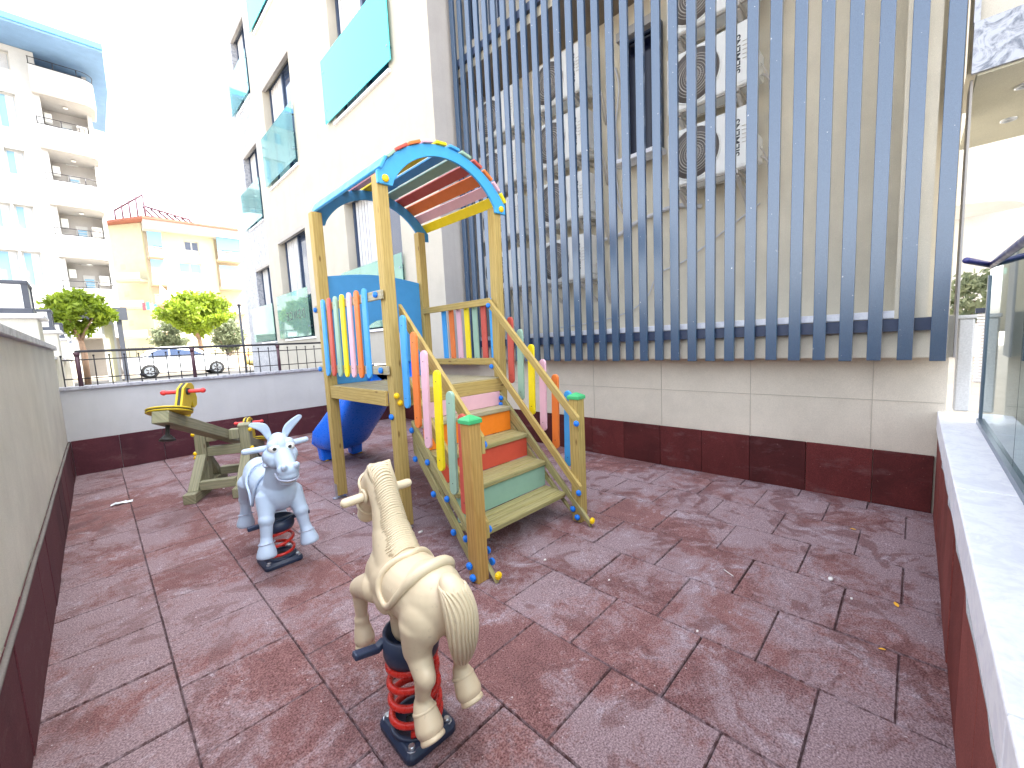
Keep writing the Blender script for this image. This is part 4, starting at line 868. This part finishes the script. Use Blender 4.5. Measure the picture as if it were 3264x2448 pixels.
# ================================================================== SEESAW  (local x along the beam towards the far end)
Q = thing('seesaw', 'wooden seesaw with yellow horse head seats and red handles by the left wall', 'seesaw', (1.02, 5.98, 0), None, R(62), True)
for s_ in (1, -1):
    yc = .235 * s_
    MB().board((-.50, yc, .055), (.50, yc, .055), .11, .12, (0, 0, 1)).build('foot', 'green_wood', Q, .006)
    MB().box((-.06, yc - .055, .112), (.06, yc + .055, .755)).build('post', 'green_wood', Q, .006)
    MB().prism([(-.068, yc * 0 + .745), (.068, .745), (.068, .765), (.02, .785), (-.02, .785), (-.068, .765)], ((0, yc + .064, 0), (1, 0, 0), (0, 0, 1)), .128).build('post_cap', 'green_wood', Q, .003)
    for d in (1, -1):
        MB().prism([(d * .40, .112), (d * .29, .112), (d * .062, .36), (d * .062, .46)] if d < 0 else [(.29, .112), (.40, .112), (.062, .46), (.062, .36)], ((0, yc + .052, 0), (1, 0, 0), (0, 0, 1)), .104).build('brace', 'green_wood', Q, .005)
    for z in (.70, .47, .42): MB().ball((-.045, yc + .06 * s_, z), .026, n=12).build('bolt_cap', 'capyellow', Q)
MB().box((-.045, -.178, .42), (.045, .178, .53)).build('crossbar', 'green_wood', Q, .005)
MB().box((-.36, -.178, .10), (-.27, .178, .20)).build('crossbar', 'green_wood', Q, .005)
MB().box((.27, -.178, .10), (.36, .178, .20)).build('crossbar', 'green_wood', Q, .005)
MB().box((-.055, -.175, .60), (.055, -.066, .72)).box((-.055, .066, .60), (.055, .175, .72)).build('pivot_block', 'green_wood', Q, .005)
bz = lambda x: .655 - .322 * x
MB().board((-1.40, 0, bz(-1.40)), (1.40, 0, bz(1.40)), .11, .128, (0, 0, 1)).build('beam', 'green_wood', Q, .006)
for d in (-1, 1):
    U = Vec((-d, 0, d * .322)).normalized(); Nn = Vec((.322, 0, 1)).normalized() if True else 0
    Nn = Vec((.306, 0, .952)); c = Vec((d * 1.24, 0, bz(d * 1.24))) + Nn * .058
    mb = MB(); mb.lathe([(.165, 0), (.175, .006), (.175, .012), (.165, .018)], c, Nn, 30).lathe([(.165, .024), (.175, .030), (.175, .036), (.160, .044), (0, .044)], c, Nn, 30)
    st = mb.build('seat', 'hdpey', Q); MB().lathe([(.172, .0175), (.172, .0245)], c, Nn, 30).build('seat_core', 'hdpek', st)
    # horse head board, flat panel across the beam axis direction
    hp = [(-.10, .0), (.07, .0), (.105, .10), (.075, .17), (.10, .215), (.16, .175), (.185, .185), (.20, .23), (.185, .33), (.14, .385), (.10, .44), (.06, .475), (.03, .455), (.0, .40), (-.03, .30), (-.06, .15)]
    hp = [(-.06, 0), (.102, 0), (.128, .11), (.156, .152), (.17, .105), (.204, .074), (.2635, .095), (.275, .18), (.238, .235), (.2125, .304), (.17, .335), (.085, .340), (-.0085, .297), (-.034, .228), (-.0765, .133), (-.10, .055)]
    o0 = Vec((d * 1.00, 0, bz(d * 1.00))) + Nn * .05
    for off, th, mt in ((-.032, .020, 'hdpey'), (-.012, .024, 'hdpek'), (.012, .020, 'hdpey')):
        org = o0 + Vec((0, off + th, 0)); V = Vec((.306 * .4, 0, .99)).normalized()
        poly = hp if d < 0 else [(-u, v) for u, v in reversed(hp)]
        h_ = MB().prism(poly, (org, (1, 0, 0), V), th).build('head_board', mt, Q, .003)
    hc = o0 + V * .257 + Vec((-d * .055, 0, 0))
    hd = MB().tube([hc + Vec((0, -.165, 0)), hc + Vec((0, .165, 0))], .019, 12, round_end=True); 
    for s_ in (1, -1): hd.ball(hc + Vec((0, .165 * s_, 0)), .026, n=12)
    hd.build('handle', 'redh', Q); MB().lathe([(.034, -.048), (.034, .048)], hc, (0, 1, 0), 16).build('handle_collar', 'hdpek', Q)
    bc = Vec((d * 1.27, 0, bz(d * 1.27))) - Nn * .058
    MB().lathe([(.016, 0), (.016, .08), (.035, .10), (.058, .125), (.062, .14), (.03, .148)], bc, -Nn, 18).build('buffer', 'hdpek', Q)

# ================================================================== BACKGROUND
# pillars with lanterns along the boundary
ords = ['nearest', 'second', 'third', 'fourth', 'farthest']
for i, y in enumerate((10.2, 15.6, 21.0, 28.5, 37.0)):
    z0 = 2.36 + .02 * i
    p = thing('gate_pillar', f'beige rendered pillar with a marble cap, {ords[i]} of the row of lantern pillars beyond the left wall', 'pillar', (-.95, y + .4, .7), 'pillars beyond the left wall')
    MB().box((-1.35, y, .69), (-.55, y + .8, z0)).build('shaft', 'wall_l', p, .01)
    MB().box((-1.43, y - .09, z0), (-.46, y + .88, z0 + .075)).build('cap', 'coping', p, .03, 2)
    l_ = thing('pillar_lantern', f'square dark lantern with white panels on the {ords[i]} pillar beyond the left wall', 'lantern', (-.95, y + .4, z0 + .075), 'lanterns on the pillars')
    b = z0 + .075; x0, x1, y0, y1, t_ = -1.33, -.60, y + .03, y + .76, b + .53
    MB().box((x0 - .02, y0 - .02, b), (x1 + .02, y1 + .02, b + .09)).build('base', 'dgrey', l_, .01)
    MB().box((x0 - .01, y0 - .01, t_ - .06), (x1 + .01, y1 + .01, t_)).build('lid', 'dgrey', l_, .01)
    for a, c_ in ((x0, y0), (x1 - .07, y0), (x0, y1 - .07), (x1 - .07, y1 - .07)): MB().box((a, c_, b + .09), (a + .07, c_ + .07, t_ - .06)).build('corner_bar', 'dgrey', l_)
    MB().box((x0 + .02, y0 + .015, b + .09), (x1 - .02, y1 - .02, t_ - .06)).build('panel', 'lampw', l_)
t = thing('garden_wall', 'long low rendered wall with grey coping running away between the lantern pillars', 'wall', (-.95, 25, .7))
MB().box((-1.15, 8.8, .69), (-.72, 46, 1.72)).build('wall', 'wall_l', t); MB().box((-1.25, 8.78, 1.72), (-.62, 46, 1.80)).build('coping', 'gcoping', t, .01)

def tree(name, label, cat, c, rad, n, leaf, mat, trunk, zb, group=None, seed=1, flat=.55):
    rnd = random.Random(seed); x, y, z = c; t = thing(name, label, cat, (x, y, zb), group)
    cl = []
    while len(cl) < 46:
        u = Vec((rnd.uniform(-1, 1), rnd.uniform(-1, 1), rnd.uniform(-.75, 1)))
        if .45 < u.length < 1.0: cl.append((u.x, u.y, u.z, rnd.uniform(.09, .22), rnd.random()))
    mb = MB(); k = 0
    while k < n:
        q = rnd.choice(cl); s_ = q[3]; u = Vec((q[0] + rnd.gauss(0, s_), q[1] + rnd.gauss(0, s_), q[2] * .92 + rnd.gauss(0, s_ * .8)))
        if u.length > 1.22 or (u.z < -.15 and u.x ** 2 + u.y ** 2 > (1.12 + u.z) ** 2): continue
        p = Vec((x + u.x * rad[0], y + u.y * rad[1], z + u.z * rad[2])); a = Vec((rnd.gauss(0, 1), rnd.gauss(0, 1), rnd.gauss(0, .6))).normalized(); b = a.orthogonal(); b.rotate(Matrix.Rotation(rnd.uniform(0, 6.28), 3, a)); l_ = leaf * rnd.uniform(.6, 1.3); w_ = l_ * .45; e = a.cross(b)
        mb.add([p - b * l_, p + e * w_, p + b * l_, p - e * w_], [(0, 1, 2, 3)], tint=min(1, max(.02, q[4] * .6 + rnd.random() * .5))); k += 1
    mb.build('crown', mat, t)
    if trunk:
        tb = MB(); tb.tube([(x, y, zb), (x + .03, y, zb + (z - rad[2] - zb) * .7), (x - .02, y, z - rad[2] * .9)], (trunk, trunk * .9, trunk * .8), 10)
        for k in range(6):
            a = 2 * math.pi * k / 6 + rnd.random(); tb.tube([(x - .02, y, z - rad[2] * .98), (x + math.cos(a) * rad[0] * .25, y + math.sin(a) * rad[1] * .25, z - rad[2] * .5), (x + math.cos(a) * rad[0] * .6, y + math.sin(a) * rad[1] * .6, z + rnd.uniform(-.1, .4) * rad[2])], (trunk * .6, trunk * .45, trunk * .15), 7)
        tb.build('trunk', 'bark', t)
    return t
tree('street_tree', 'rounded clipped street tree with bright green crown behind the white car', 'tree', (4.45, 29.5, 3.95), (1.62, 1.6, 1.32), 7500, .105, 'leafA', .13, G + .1, 'clipped street trees', 3)
tree('street_tree', 'bright green clipped tree behind the lantern pillars on the left', 'tree', (-.22, 24, 3.42), (.98, 1.2, .98), 5500, .085, 'leafA', .1, G, 'clipped street trees', 5)
tree('pale_shrub', 'pale grey green shrub to the left of the right hand street tree', 'shrub', (3.45, 32.2, 2.7), (.9, .8, 1.2), 2200, .09, 'leafB', .05, G + .1, None, 8)
tree('pale_shrub', 'pale grey green shrub between the right street tree and the stone building end', 'shrub', (6.3, 32.0, 2.9), (1.1, .9, 1.5), 2600, .09, 'leafB', .05, G + .1, None, 9)
t = thing('lamp_post', 'thin dark lamp post beside the stone end of the building', 'lamp post', (4.49, 20.6, G)); MB().tube([(4.60, 20.6, G), (4.60, 20.6, 3.68)], .045, 10).build('pole', 'dgrey', t); MB().lathe([(.09, 0), (.10, .04), (.05, .07), (.0, .08)], (4.60, 20.6, 3.68), (0, 0, 1), 14).build('cap', 'dgrey', t)
t = thing('gate_portal', 'dark grey gate portal with a heavy beam on one square column', 'gate', (1.0, 25.4, G))
MB().box((.93, 25.2, G), (1.10, 25.5, 3.40)).build('column', 'dgrey', t); MB().box((-.9, 25.15, 3.40), (1.31, 25.55, 3.94)).build('beam', 'dgrey', t)
MB().box((.42, 25.3, G), (.50, 25.42, 3.38)).box((.76, 25.3, G), (.84, 25.42, 3.38)).box((.5, 25.3, 3.2), (.76, 25.42, 3.38)).build('door_frame', 'white', t); MB().box((.5, 25.34, G), (.76, 25.38, 3.2)).build('door', 'yellow', t)
t = thing('street_fence', 'thin dark railing on a low wall along the far side of the street', 'fence', (2.5, 31.2, G + .12))
MB().box((1.15, 31.3, G + .1), (8, 31.5, 1.55)).build('low_wall', 'peach', t)
for z in (2.25, 1.62): MB().tube([(1.15, 31.4, z), (8, 31.4, z)], .02, 6).build('rail', 'rail', t)
for k in range(24): MB().tube([(1.2 + k * .29, 31.4, 1.55), (1.2 + k * .29, 31.4, 2.3)], .014, 5).build('bar', 'rail', t)

def car(name, label, cat, loc, rotz, mat, L=4.25, Wd=1.68, Ht=1.42):
    """hatchback saloon, local x forward"""
    t = thing(name, label, cat, loc, 'cars parked in the street', rotz, True); hw = Wd / 2
    side = [(-2.08, .42), (-2.12, .62), (-2.10, .88), (-1.95, .96), (-1.45, 1.0), (-1.05, 1.38), (-.6, 1.42), (.15, 1.41), (.45, 1.36), (1.05, .98), (1.75, .88), (2.05, .74), (2.12, .52), (2.08, .30), (1.72, .28)]
    wh = lambda cx: [(cx + .37 * math.cos(R(a)), .33 + .37 * math.sin(R(a))) for a in range(0, 181, 20)]
    poly = [(p[0] * L / 4.25, p[1] * Ht / 1.42) for p in side] + wh(1.30) + [(.9, .26), (-.85, .26)] + wh(-1.28) + [(-1.7, .28)]
    mb = MB(); k = len(poly); vs = []
    tw = lambda z: hw if z < .95 else hw - (z - .95) * .42
    for s_ in (1, -1): vs += [(x, s_ * tw(z) * .985, z) for x, z in poly]
    fs = [tuple(reversed(range(k))), tuple(range(k, 2 * k))] + [((i + 1) % k, i, k + i, k + (i + 1) % k) for i in range(k)]
    mb.add(vs, fs); mb.build('body', mat, t, .05, 2)
    gl = [[(-1.30, 1.02), (-1.02, 1.30), (-.52, 1.34), (-.52, 1.0)], [(-.46, 1.0), (-.46, 1.34), (.12, 1.33), (.40, 1.28), (.86, 1.0)]]
    for s_ in (1, -1):
        for g_ in gl:
            vs = [(x, s_ * (tw(z) * .985 + .004), z) for x, z in g_] + [(x, s_ * (tw(z) * .985 - .01), z) for x, z in g_]; q = len(g_)
            MB().add(vs, [tuple(range(q)) if s_ < 0 else tuple(reversed(range(q)))] + [(i, (i + 1) % q, q + (i + 1) % q, q + i) for i in range(q)]).build('side_window', 'pane', t)
        MB().box((-1.98, s_ * hw * .7 - .14, .80), (-1.955 - .16, s_ * hw * .7 + .14, .93)).build('tail_lamp', 'redh', t); MB().box((2.0, s_ * hw * .7 - .14, .62), (2.09, s_ * hw * .7 + .14, .76)).build('headlight', 'lampw', t)
        for cx in (1.30, -1.28):
            wl = MB().lathe([(.20, .0), (.31, .0), (.325, .03), (.325, .17), (.31, .20), (.0, .20)], (cx, s_ * (hw - .02), .325), (0, -s_, 0), 26).build('wheel', 'tyre', t)
            rm_ = MB().lathe([(.205, -.004), (.20, .03), (.05, .02), (.0, .01)], (cx, s_ * (hw - .02), .325), (0, -s_, 0), 22)
            rm_.build('rim', 'zinc', wl); sp_ = MB()
            for k_ in range(5): a = 2 * math.pi * k_ / 5; sp_.board((cx + .05 * math.cos(a), s_ * (hw - .012), .325 + .05 * math.sin(a)), (cx + .17 * math.cos(a), s_ * (hw - .012), .325 + .17 * math.sin(a)), .05, .012, (math.sin(a), 0, -math.cos(a)))
            sp_.build('spoke', 'acd', wl)
    mb = MB(); mb.add([(1.01, -hw * .78, 1.0), (1.01, hw * .78, 1.0), (.47, hw * .72, 1.352), (.47, -hw * .72, 1.352)], [(0, 1, 2, 3)]); mb.v = [v + Vec((.035, 0, .03)) for v in mb.v]; mb.build('windscreen', 'pane', t)
    return t
car('parked_car', 'white hatchback parked across the street behind the iron railing', 'car', (3.1, 26.2, G + .004), 0.0, 'carw')
car('parked_car', 'yellow car partly hidden behind the right end of the iron railing', 'car', (7.9, 24.8, G + .004), R(6), 'cary')

# white block of flats on the left
wb = thing('white_apartment_block', 'tall white block of flats on the left with blue soffit and curved balconies', 'building', (-3, 34, G))
hw_ = []
for k, (zb, zt) in enumerate(((5.52, 7.1), (8.30, 9.35), (10.95, 12.0), (13.15, 14.65), (15.9, 16.6))):
    hw_ += [(-1.90, -1.24, zb + .05, zt + .2), (-2.75, -1.98, zb + .05, zt + .2), (-4.6, -3.4, zb, zt)]
mb = MB(); holed(mb, 'y', 32.0, -14, -.42, G, 17.08, hw_, .25); mb.add([(-.42, 32, G), (-.42, 35, G), (-.42, 35, 17.08), (-.42, 32, 17.08)], [(3, 2, 1, 0)]); mb.build('wall', 'white', wb)
for a, b, e, f in hw_:
    o = MB().box((a, 32.2, e), (a + .07, 32.26, f)).box((b - .07, 32.2, e), (b, 32.26, f)).box((a + .07, 32.2, f - .07), (b - .07, 32.26, f)).box((a + .07, 32.2, e), (b - .07, 32.26, e + .07)).build('window', 'white', wb)
    MB().box((a + .07, 32.23, e + .07), (b - .07, 32.24, f - .07)).build('pane', 'lpane', o)
    if (a + b) < -3: MB().box((b - .35, 32.21, e + .07), (b - .08, 32.228, f - .07)).build('curtain', 'curtain', o)
mb = MB(); mb.box((-.42, 33.6, G), (1.25, 33.9, 17.08)); mb.build('back_wall', 'retw', wb)
mb = MB(); mb.box((1.25, 33.0, G), (1.42, 36, 17.08)); mb.build('side_wall', 'white', wb)
def cpoly(x0, x1, y0, y1, r_): return [(x0, y1), (x0, y0), (x1 - r_, y0)] + [(x1 - r_ + r_ * math.sin(R(a)), y0 + r_ - r_ * math.cos(R(a))) for a in range(15, 91, 15)] + [(x1, y1)]
for k, zf in enumerate((5.52, 8.21, 10.92, 13.59, 16.37)):
    lo = (2.9, 7.10, 9.72, 12.46, 15.1)[k]
    xr_ = (1.28, 1.30, 1.38, 1.45, 1.62)[k]
    p = cpoly(-.66, xr_, 31.7, 33.7, .55); b_ = MB().prism(p, ((0, 0, lo), (1, 0, 0), (0, 1, 0)), zf - lo).build('balcony', 'white', wb, .02)
    MB().prism([(x * .97, y + .12) for x, y in p[:-1]] + [(p[-1][0] * .97, 33.6)], ((0, 0, lo - .02), (1, 0, 0), (0, 1, 0)), .018).build('balcony_ceiling', 'retw', b_)
    rl = MB(); path = [(x, y + .06) for x, y in p[1:-1]]
    for dz in (.04, .36): rl.tube([(x, y, zf + dz) for x, y in path] + [(xr_ - .03, 33.5, zf + dz)], .018, 6)
    for x in (-.63, .2, xr_ - .6): rl.tube([(x, 31.76, zf), (x, 31.76, zf + .36)], .018, 6)
    rl.build('rail', 'rail', b_)
    if k < 4:
        MB().box((.15, 33.55, zf - 1.2), (.62, 33.6, zf + .95)).build('door_frame', 'white', wb)
        mb = MB()
        for s_ in range(12): mb.box((.20, 33.53, zf - .9 + s_ * .14), (.57, 33.555, zf - .9 + s_ * .14 + .10))
        mb.build('shutter', 'lpane', wb)
        MB().box((-.38, 33.2, zf + .75), (-.10, 33.5, zf + 1.2)).build('wall_unit', 'acw', wb, .02)
        MB().lathe([(.10, 0), (.10, .02), (.04, .03)], (.45, 32.6, (7.10, 9.72, 12.46, 15.1)[k + 0 if k else 0] - .05 if False else zf + 1.42), (0, 0, -1), 14).build('ceiling_lamp', 'lampw', wb)
        if k != 2: 
            MB().box((.78, 33.2, zf + .42), (1.2, 33.55, zf + .92)).build('condenser', 'acw', wb, .02); MB().lathe([(.17, 0), (.17, .02), (.0, .021)], (.95, 33.2, zf + .67), (0, -1, 0), 24).build('condenser_fan', 'acg', wb)
MB().prism([(-14, 36), (-14, 29.9), (2.04, 29.9), (2.30, 34), (2.3, 40)], ((0, 0, 17.10), (1, 0, 0), (0, 1, 0)), .12).build('roof_soffit', 'bluesof', wb); MB().box((-14, 29.86, 17.225), (2.06, 40, 17.50)).build('roof', 'bluefas', wb)
MB().prism([(-.42, 0), (1.42, 0), (1.45, 1.3), (-.42, 1.3)], ((0, 35.95, 16.0), (1, 0, 0), (0, 0, 1)), .3).build('top_wall', 'bluesof', wb)
mb = MB(); mb.box((-.42, 36, G), (1.42, 36.2, 17.1)); mb.box((-14, 35, G), (-.42, 36, 17.1)); mb.build('rear_wall', 'white', wb)

# yellow block across the street
yb = thing('yellow_apartment_block', 'four storey yellow and white apartment block with balconies and a tiled roof terrace', 'building', (7, 45, G))
hy = [(6.55, 7.55, 10.45, 11.5), (6.0, 7.55, 8.55, 9.65), (6.2, 7.6, 6.1, 7.3), (6.2, 7.6, 3.4, 4.8)]
mb = MB(); holed(mb, 'y', 45, 5.12, 8.68, G, 12.05, hy, .2); mb.build('front_wall', 'yellow', yb)
for a, b, e, f in hy:
    o = MB().box((a, 45.12, e), (b, 45.18, f)).build('window', 'white', yb)
    MB().box((a + .07, 45.10, e + .35), ((a + b) / 2 - .05, 45.121, f - .07)).box(((a + b) / 2 + .05, 45.10, e + .35), (b - .07, 45.121, f - .07)).build('pane', 'lpane' if e < 10 else 'pane', o)
mb = MB(); mb.box((4.05, 45.6, G), (5.12, 45.8, 12.9)); mb.box((8.68, 45.6, G), (11.5, 45.8, 12.9)); mb.build('recess_wall', 'peach', yb)
mb = MB(); mb.box((4.0, 44.2, 12.05), (11.6, 46, 12.72)); mb.build('cornice', 'white', yb)
for x_, w_, h_ in ((5.0, 1.3, .9), (7.9, 1.0, .55), (9.9, 1.4, .8)): MB().box((x_, 47.0, 12.88), (x_ + w_, 49, 12.88 + h_)).build('roof_hut', 'peach', yb)
mb = MB(); mb.prism([(3.95, 44.0), (11.8, 44.0), (11.8, 52), (1.6, 52), (1.6, 47.5)], ((0, 0, 12.72), (1, 0, 0), (0, 1, 0)), .16); mb.build('roof_edge', 'roof', yb)
mb = MB()
for a, b in (((4.05, 45.6), (1.8, 48.5)),):
    n_ = Vec((b[0] - a[0], b[1] - a[1], 0)).normalized(); mb.board((a[0], a[1], 6.7), (b[0], b[1], 6.7), 12.0, .3, (0, 0, 1))
mb.build('side_wall', 'yellow', yb)
for x0, x1, zs in ((4.1, 5.1, (4.0, 6.3, 7.9, 10.1)), (8.75, 10.6, (3.7, 5.6, 7.85, 10.3))):
    for i, z in enumerate(zs):
        b_ = MB().box((x0, 44.3, z - .28), (x1, 45.6, z - .1)).build('balcony', 'peach', yb, .01)
        MB().box((x0 + .03, 44.33, z - .1), (x1 - .03, 44.43, z + .42)).build('parapet', 'white', b_)
        MB().tube([(x0, 44.3, z + .5), (x1, 44.3, z + .5)], .025, 6).build('rail', 'acg', b_)
        if i >= 2: MB().box((x0 + .06, 44.5, z + .42), (x1 - .05, 44.56, z + 1.75)).build('glazing', 'lpane', b_); 
        if i == 3: MB().box((x0 + .35, 44.46, z + .45), (x1 - .1, 44.51, z + .62)).build('open_window', 'darkpane', b_)
for i, z in enumerate((3.6, 6.0, 8.2)):
    b_ = MB().prism([(1.9, 46.2), (3.4, 44.9), (3.9, 45.5), (2.4, 46.9)], ((0, 0, z - .28), (1, 0, 0), (0, 1, 0)), .18).build('balcony', 'peach', yb); MB().board((1.95, 46.2, z + .16), (3.4, 44.95, z + .16), .5, .05, (0, 0, 1)).build('parapet', 'white', b_)
    MB().board((2.5, 47.35, z + 1.1), (2.85, 46.98, z + 1.1), .45, .08, (0, 0, 1)).build('window', 'peach', yb)
mb = MB()
for k in range(7): x = 4.3 + k * .5; mb.board((x, 46.5, 14.25 - .10 * k), (x + 1.1, 46.5, 13.0), .12, .10, (0, 0, 1))
for k in range(5): mb.tube([(2.6 + k * .45, 47.5 - k * .3, 12.9), (2.6 + k * .45, 47.5 - k * .3, 14.0 + .35 * k)], .07, 5)
mb.tube([(2.6, 47.5, 13.9), (4.4, 46.3, 15.2)], .07, 5); mb.tube([(4.4, 46.4, 14.3), (7.4, 46.4, 13.7)], .08, 5); mb.tube([(4.4, 46.4, 13.5), (7.4, 46.4, 13.3)], .08, 5); mb.tube([(4.4, 46.3, 12.9), (4.4, 46.3, 15.4)], .08, 5); mb.build('roof_pergola', 'plum', yb)
MB().board((7.4, 46.5, 13.2), (9.4, 46.5, 13.15), .5, .08, (0, .4, 1)).board((9.3, 46.6, 13.15), (10.3, 46.6, 13.0), .5, .08, (0, .4, 1)).build('solar_panel', 'curtain', yb); MB().tube([(9.45, 45.5, 12.8), (9.45, 45.5, 14.4)], .03, 6).build('antenna', 'rail', yb)
t = thing('laundry', 'blue and dark washing hanging from a balcony of the yellow block', 'laundry', (3.9, 44.2, 6.2))
for i, (x, z, mt) in enumerate(((3.25, 5.5, 'clothr'), (3.5, 5.55, 'clothb'), (3.72, 5.45, 'clothw'), (3.95, 5.4, 'clothb'))): MB().prism([(x, z), (x + .2, z + .02), (x + .19, z + .62), (x + .01, z + .6)], ((0, 44.2, 0), (1, 0, 0), (0, 0, 1)), .02).build('garment', mt, t)
t = thing('sun_awning', 'white triangular awning hanging beside a balcony of the yellow block', 'awning', (4.8, 44.1, 6)); MB().prism([(4.35, 6.35), (5.35, 6.45), (4.5, 7.6)], ((0, 44.15, 0), (1, 0, 0), (0, 0, 1)), .02).build('cloth', 'clothw', t)

# right hand passage beyond the glass
t = thing('stone_column', 'mottled beige stone column seen through the glass behind the end of the slats', 'column', (5.35, -.56, G)); MB().box((5.15, -.72, G), (5.50, -.50, 2.02)).build('shaft', 'marblec', t, .006); MB().box((5.08, -.50, G), (5.14, -.43, 2.0)).build('edge_strip', 'retw', t)
t = thing('white_bollard', 'short square white post between the marble edge and the glass balustrade', 'post', (5.0, -.29, .87)); MB().box((4.92, -.335, .868), (5.05, -.245, 1.62)).build('shaft', 'white', t, .01); MB().box((4.91, -.345, 1.62), (5.06, -.235, 1.65)).build('top', 'white', t, .006)
t = thing('roller_shutter', 'white ribbed metal shutter seen through the glass balustrade', 'shutter', (9, -1.2, G)); mb = MB()
for k in range(22): mb.box((8.9, -3.2, G + k * .045), (8.93, -.62, G + k * .045 + .038))
mb.build('slats', 'coping', t, .008); MB().box((8.86, -3.2, 1.69), (8.95, -.6, 1.76)).build('top_box', 'navy', t)
t = thing('curved_white_block', 'white building with curved balconies beyond the passage on the right', 'building', (16, -1, G))
mb = MB(); mb.box((15, -15, G), (24, -.2, 30)); mb.build('wall', 'white2', t)  # block extended tall and wide past the view to shade the passage
for z in (4.0, 6.6, 9.2): MB().prism([(13.0 + 1.6 - 1.6 * math.cos(R(a)), -.2 - 1.4 * math.sin(R(a))) for a in range(0, 91, 10)] + [(15.1, -.2)], ((0, 0, z), (1, 0, 0), (0, 1, 0)), .75).build('balcony', 'white2', t)
tree('hedge_bush', 'dark green bush seen through the glass beside the marble edge of the building', 'bush', (9.6, -.75, 1.9), (.5, .5, .5), 900, .05, 'leafB', .03, G, None, 12)

# litter on the floor
t = thing('paper_scrap', 'crumpled white paper scrap lying on the floor near the left wall', 'paper', (.06, 6.38, .004)); mb = MB(); nn = 6
vs = [(-.03 + .18 * i / nn + random.uniform(-.01, .01), 6.33 + .09 * j / 3 + random.uniform(-.01, .01), .006 + random.uniform(0, .018)) for j in range(4) for i in range(nn + 1)]
mb.add(vs, [(j * 7 + i, j * 7 + i + 1, j * 7 + i + 8, j * 7 + i + 7) for j in range(3) for i in range(nn)]).build('sheet', 'paper', t)
for i, (x, y, a, l_) in enumerate(((3.078, .02, .3, 'yellow fallen leaf near the right parapet, largest of the leaves'), (4.068, .295, 1.2, 'small yellow fallen leaf in the far right corner of the floor'), (2.59, .06, 2.0, 'tiny yellow leaf on the floor closest to the camera beside the right parapet'))):
    s_ = (1, .8, .6)[i]; mb = MB(); c, s2 = math.cos(a), math.sin(a); pr = [(-.028, 0), (-.012, .010), (.008, .011), (.028, 0), (.008, -.010), (-.012, -.010)]
    mb.add([(x + (u * c - v * s2) * s_, y + (u * s2 + v * c) * s_, .006 + .004 * abs(v) * 100 * .3) for u, v in pr], [tuple(range(6))])
    tag(mb.build('fallen_leaf', 'leafy'), l_, 'leaf', 'yellow leaves on the floor')
for i, (x, y, l_) in enumerate(((2.14, .788, 'round white crumb on the tiles in the right foreground'), (3.153, .329, 'flat white flake on the floor toward the right parapet'), (2.994, .212, 'white crumb next to the flat white flake by the right parapet'), (2.174, 1.893, 'white crumb on the tile just right of the foot of the stairs'), (2.25, 1.401, 'white crumb on the open floor right of the horse'), (.779, 1.20, 'white crumb in front of the horse base plate'), (1.836, 3.02, 'pale plaster lump at the foot of the front tower post'), (1.64, 3.9, 'white pebble on the floor between the horse head and the tower post'), (.95, 5.97, 'white flake under the seesaw crossbar'), (2.30, 3.15, 'pale crumb under the stairs'))):
    s_ = random.uniform(.006, .010) if i not in (1, 6) else .018
    tag(MB().ball((x, y, s_ * .3), s_, (1.5, .9, .5), 7).build('plaster_crumb', 'chalk'), l_, 'crumb', 'white crumbs on the floor')
tag(MB().tube([(2.80, .80, .006), (2.84, .87, .008)], .003, 5).build('straw', 'chalk'), 'thin white stick lying on the floor in the right half', 'stick')
# sign reflected in the ground floor glass guard, built as mirrored letters
text('lettering', 'D E N C E', .34, Matrix(((0, 0, 1, XC - .075), (1, 0, 0, 12.32), (0, 1, 0, 2.62), (0, 0, 0, 1))), 'sign_reflection', B)
